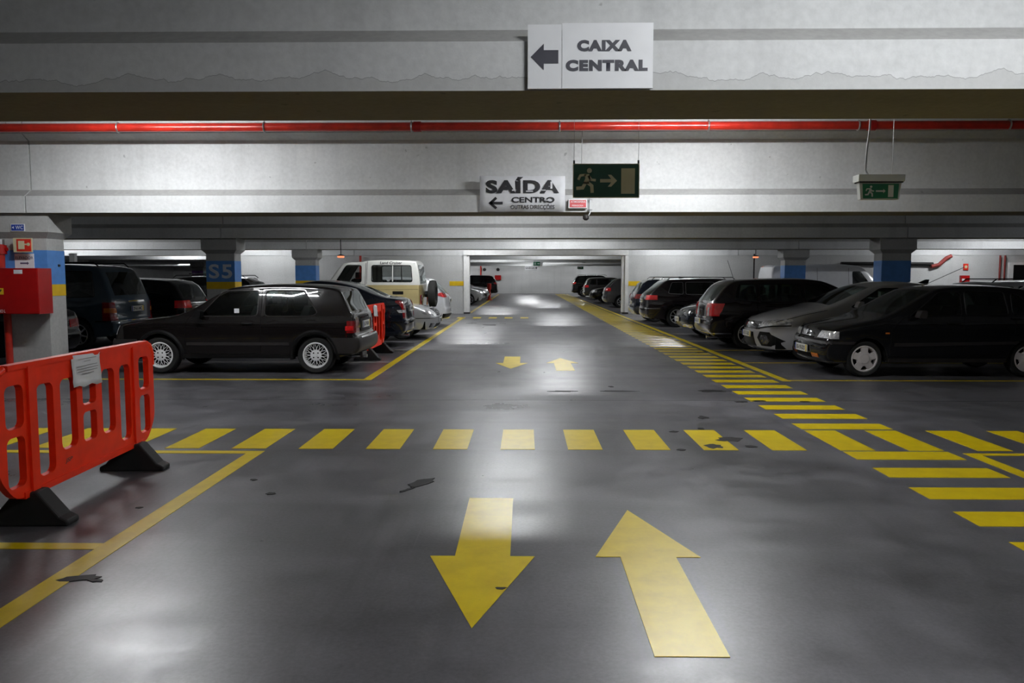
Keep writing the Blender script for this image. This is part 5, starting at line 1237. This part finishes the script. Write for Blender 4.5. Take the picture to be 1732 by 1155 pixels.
MB().box(-0.42, 0.42, -0.06, 0.03, 2.05, 2.15).build('door_frame', 'frame_white', dr); MB().box(0.30, 0.34, -0.04, 0.0, 1.0, 1.15).build('door_handle', 'steel', dr)
alarm_lamp('glowing orange lamp above the stair door', 20.75, 32.8, 2.26, False)
# beyond the portal
t = thing('far_exit_banner', 'white banner reading SAIDA with arrow hung beyond the portal', 'sign', (0.42, 47.5, 1.98)); MB().box(-0.40, 0.40, -0.01, 0, 0, 0.24).build('sheet', 'sign_white', t)
lettering('SAÍDA', -0.36, 0.18, 0.06, 0.19, -0.0115, 'ink', t, 0.02); flat([arrow_r(0.28, 0.12, 0.16, 0.14, 0.04)], -0.0105, 'ink', 'arrow', t)
for x in (-0.38, 0.38): cable('wire', [(x, -0.005, 0.24), (x, -0.005, SLAB_Z - 1.98)], 0.004, 'steel', t)
for q, (x, y, z, w, h, lab) in enumerate(((0.78, 46.5, 2.20, 0.56, 0.27, 'green exit sign hung beside the far SAIDA banner'), (3.6, 48.0, 2.40, 0.26, 0.16, 'small square green exit sign under the far beams'), (4.1, 58.0, 2.12, 0.46, 0.22, 'green exit sign furthest down the lane on the right'))):
    t = thing('far_exit_sign', lab, 'sign', (x, y, z)); MB().box(-w / 2, w / 2, -0.02, 0, 0, h).build('panel', 'sign_white', t)
    MB().box(-w / 2 + 0.02, w / 2 - 0.02 - (0.12 if q == 0 else 0), -0.024, -0.0202, 0.025, h - 0.025).build('green_face', 'sign_green_bright', t)
    flat(running_man(-w * 0.28, h / 2, h * 0.7), -0.0245, 'sign_white', 'running_figure', t); flat([arrow_r(w * 0.08, h / 2, w * 0.26, h * 0.4, h * 0.16)], -0.0245, 'sign_white', 'arrow', t)
    for s_ in (-1, 1): cable('wire', [(s_ * w * 0.4, -0.01, h), (s_ * w * 0.4, -0.01, SLAB_Z - z)], 0.004, 'steel', t)
t = thing('far_riser', 'red riser pipe and hose cabinet on the end wall', 'pipe', (-4.2, 75.9, 0)); MB().tube([(0, 0, 0), (0, 0, 2.7)], 0.07, 8).build('pipe_run', 'pipe_red', t, 40); MB().box(-0.1, 0.9, -0.1, 0.05, 1.2, 1.75).build('hose_cabinet', 'fire_red', t)
t = thing('far_hose_cabinet', 'red hose cabinet nearer the lane on the end wall', 'fire cabinet', (-2.55, 75.9, 1.3)); MB().box(-0.3, 0.3, -0.1, 0.1, 0, 0.45).build('body', 'fire_red', t); MB().box(-0.26, 0.26, -0.11, -0.1, 0.03, 0.42).build('door', 'fire_red', t)
for q, x in enumerate((-3.85, -2.55)):
    t = thing('far_bell', 'small round bell on the end wall above ' + ('the riser cabinet' if q == 0 else 'the cabinet nearer the lane'), 'bell', (x, 75.92, 2.3)); MB().lathe_y([(0, -0.08), (0.12, -0.06), (0.16, 0.0), (0.16, 0.06)], 14).build('dome', 'trim_grey', t, 40)
t = thing('red_post', 'red post standing among the cars left beyond the portal', 'post', (-2.38, 52.9 + 0.3, 0)); MB().lathe_z([(0, 0), (0.2, 0), (0.2, 0.05), (0.10, 0.07), (0.09, 0.72), (0.14, 0.75), (0.14, 1.12), (0, 1.14)], 14).build('post_body', 'sign_red', t, 40)
t = thing('far_junction_box', 'white box lamp under the beams beyond the portal', 'lamp', (4.75, 44.0, 2.62)); MB().box(-0.55, 0.55, -0.1, 0.1, 0, 0.12).build('housing', 'luminaire_white', t)
for x in (-0.4, 0.4): cable('hanger', [(x, 0, 0.12), (x, 0, SLAB_Z - 2.62)], 0.01, 'steel', t)
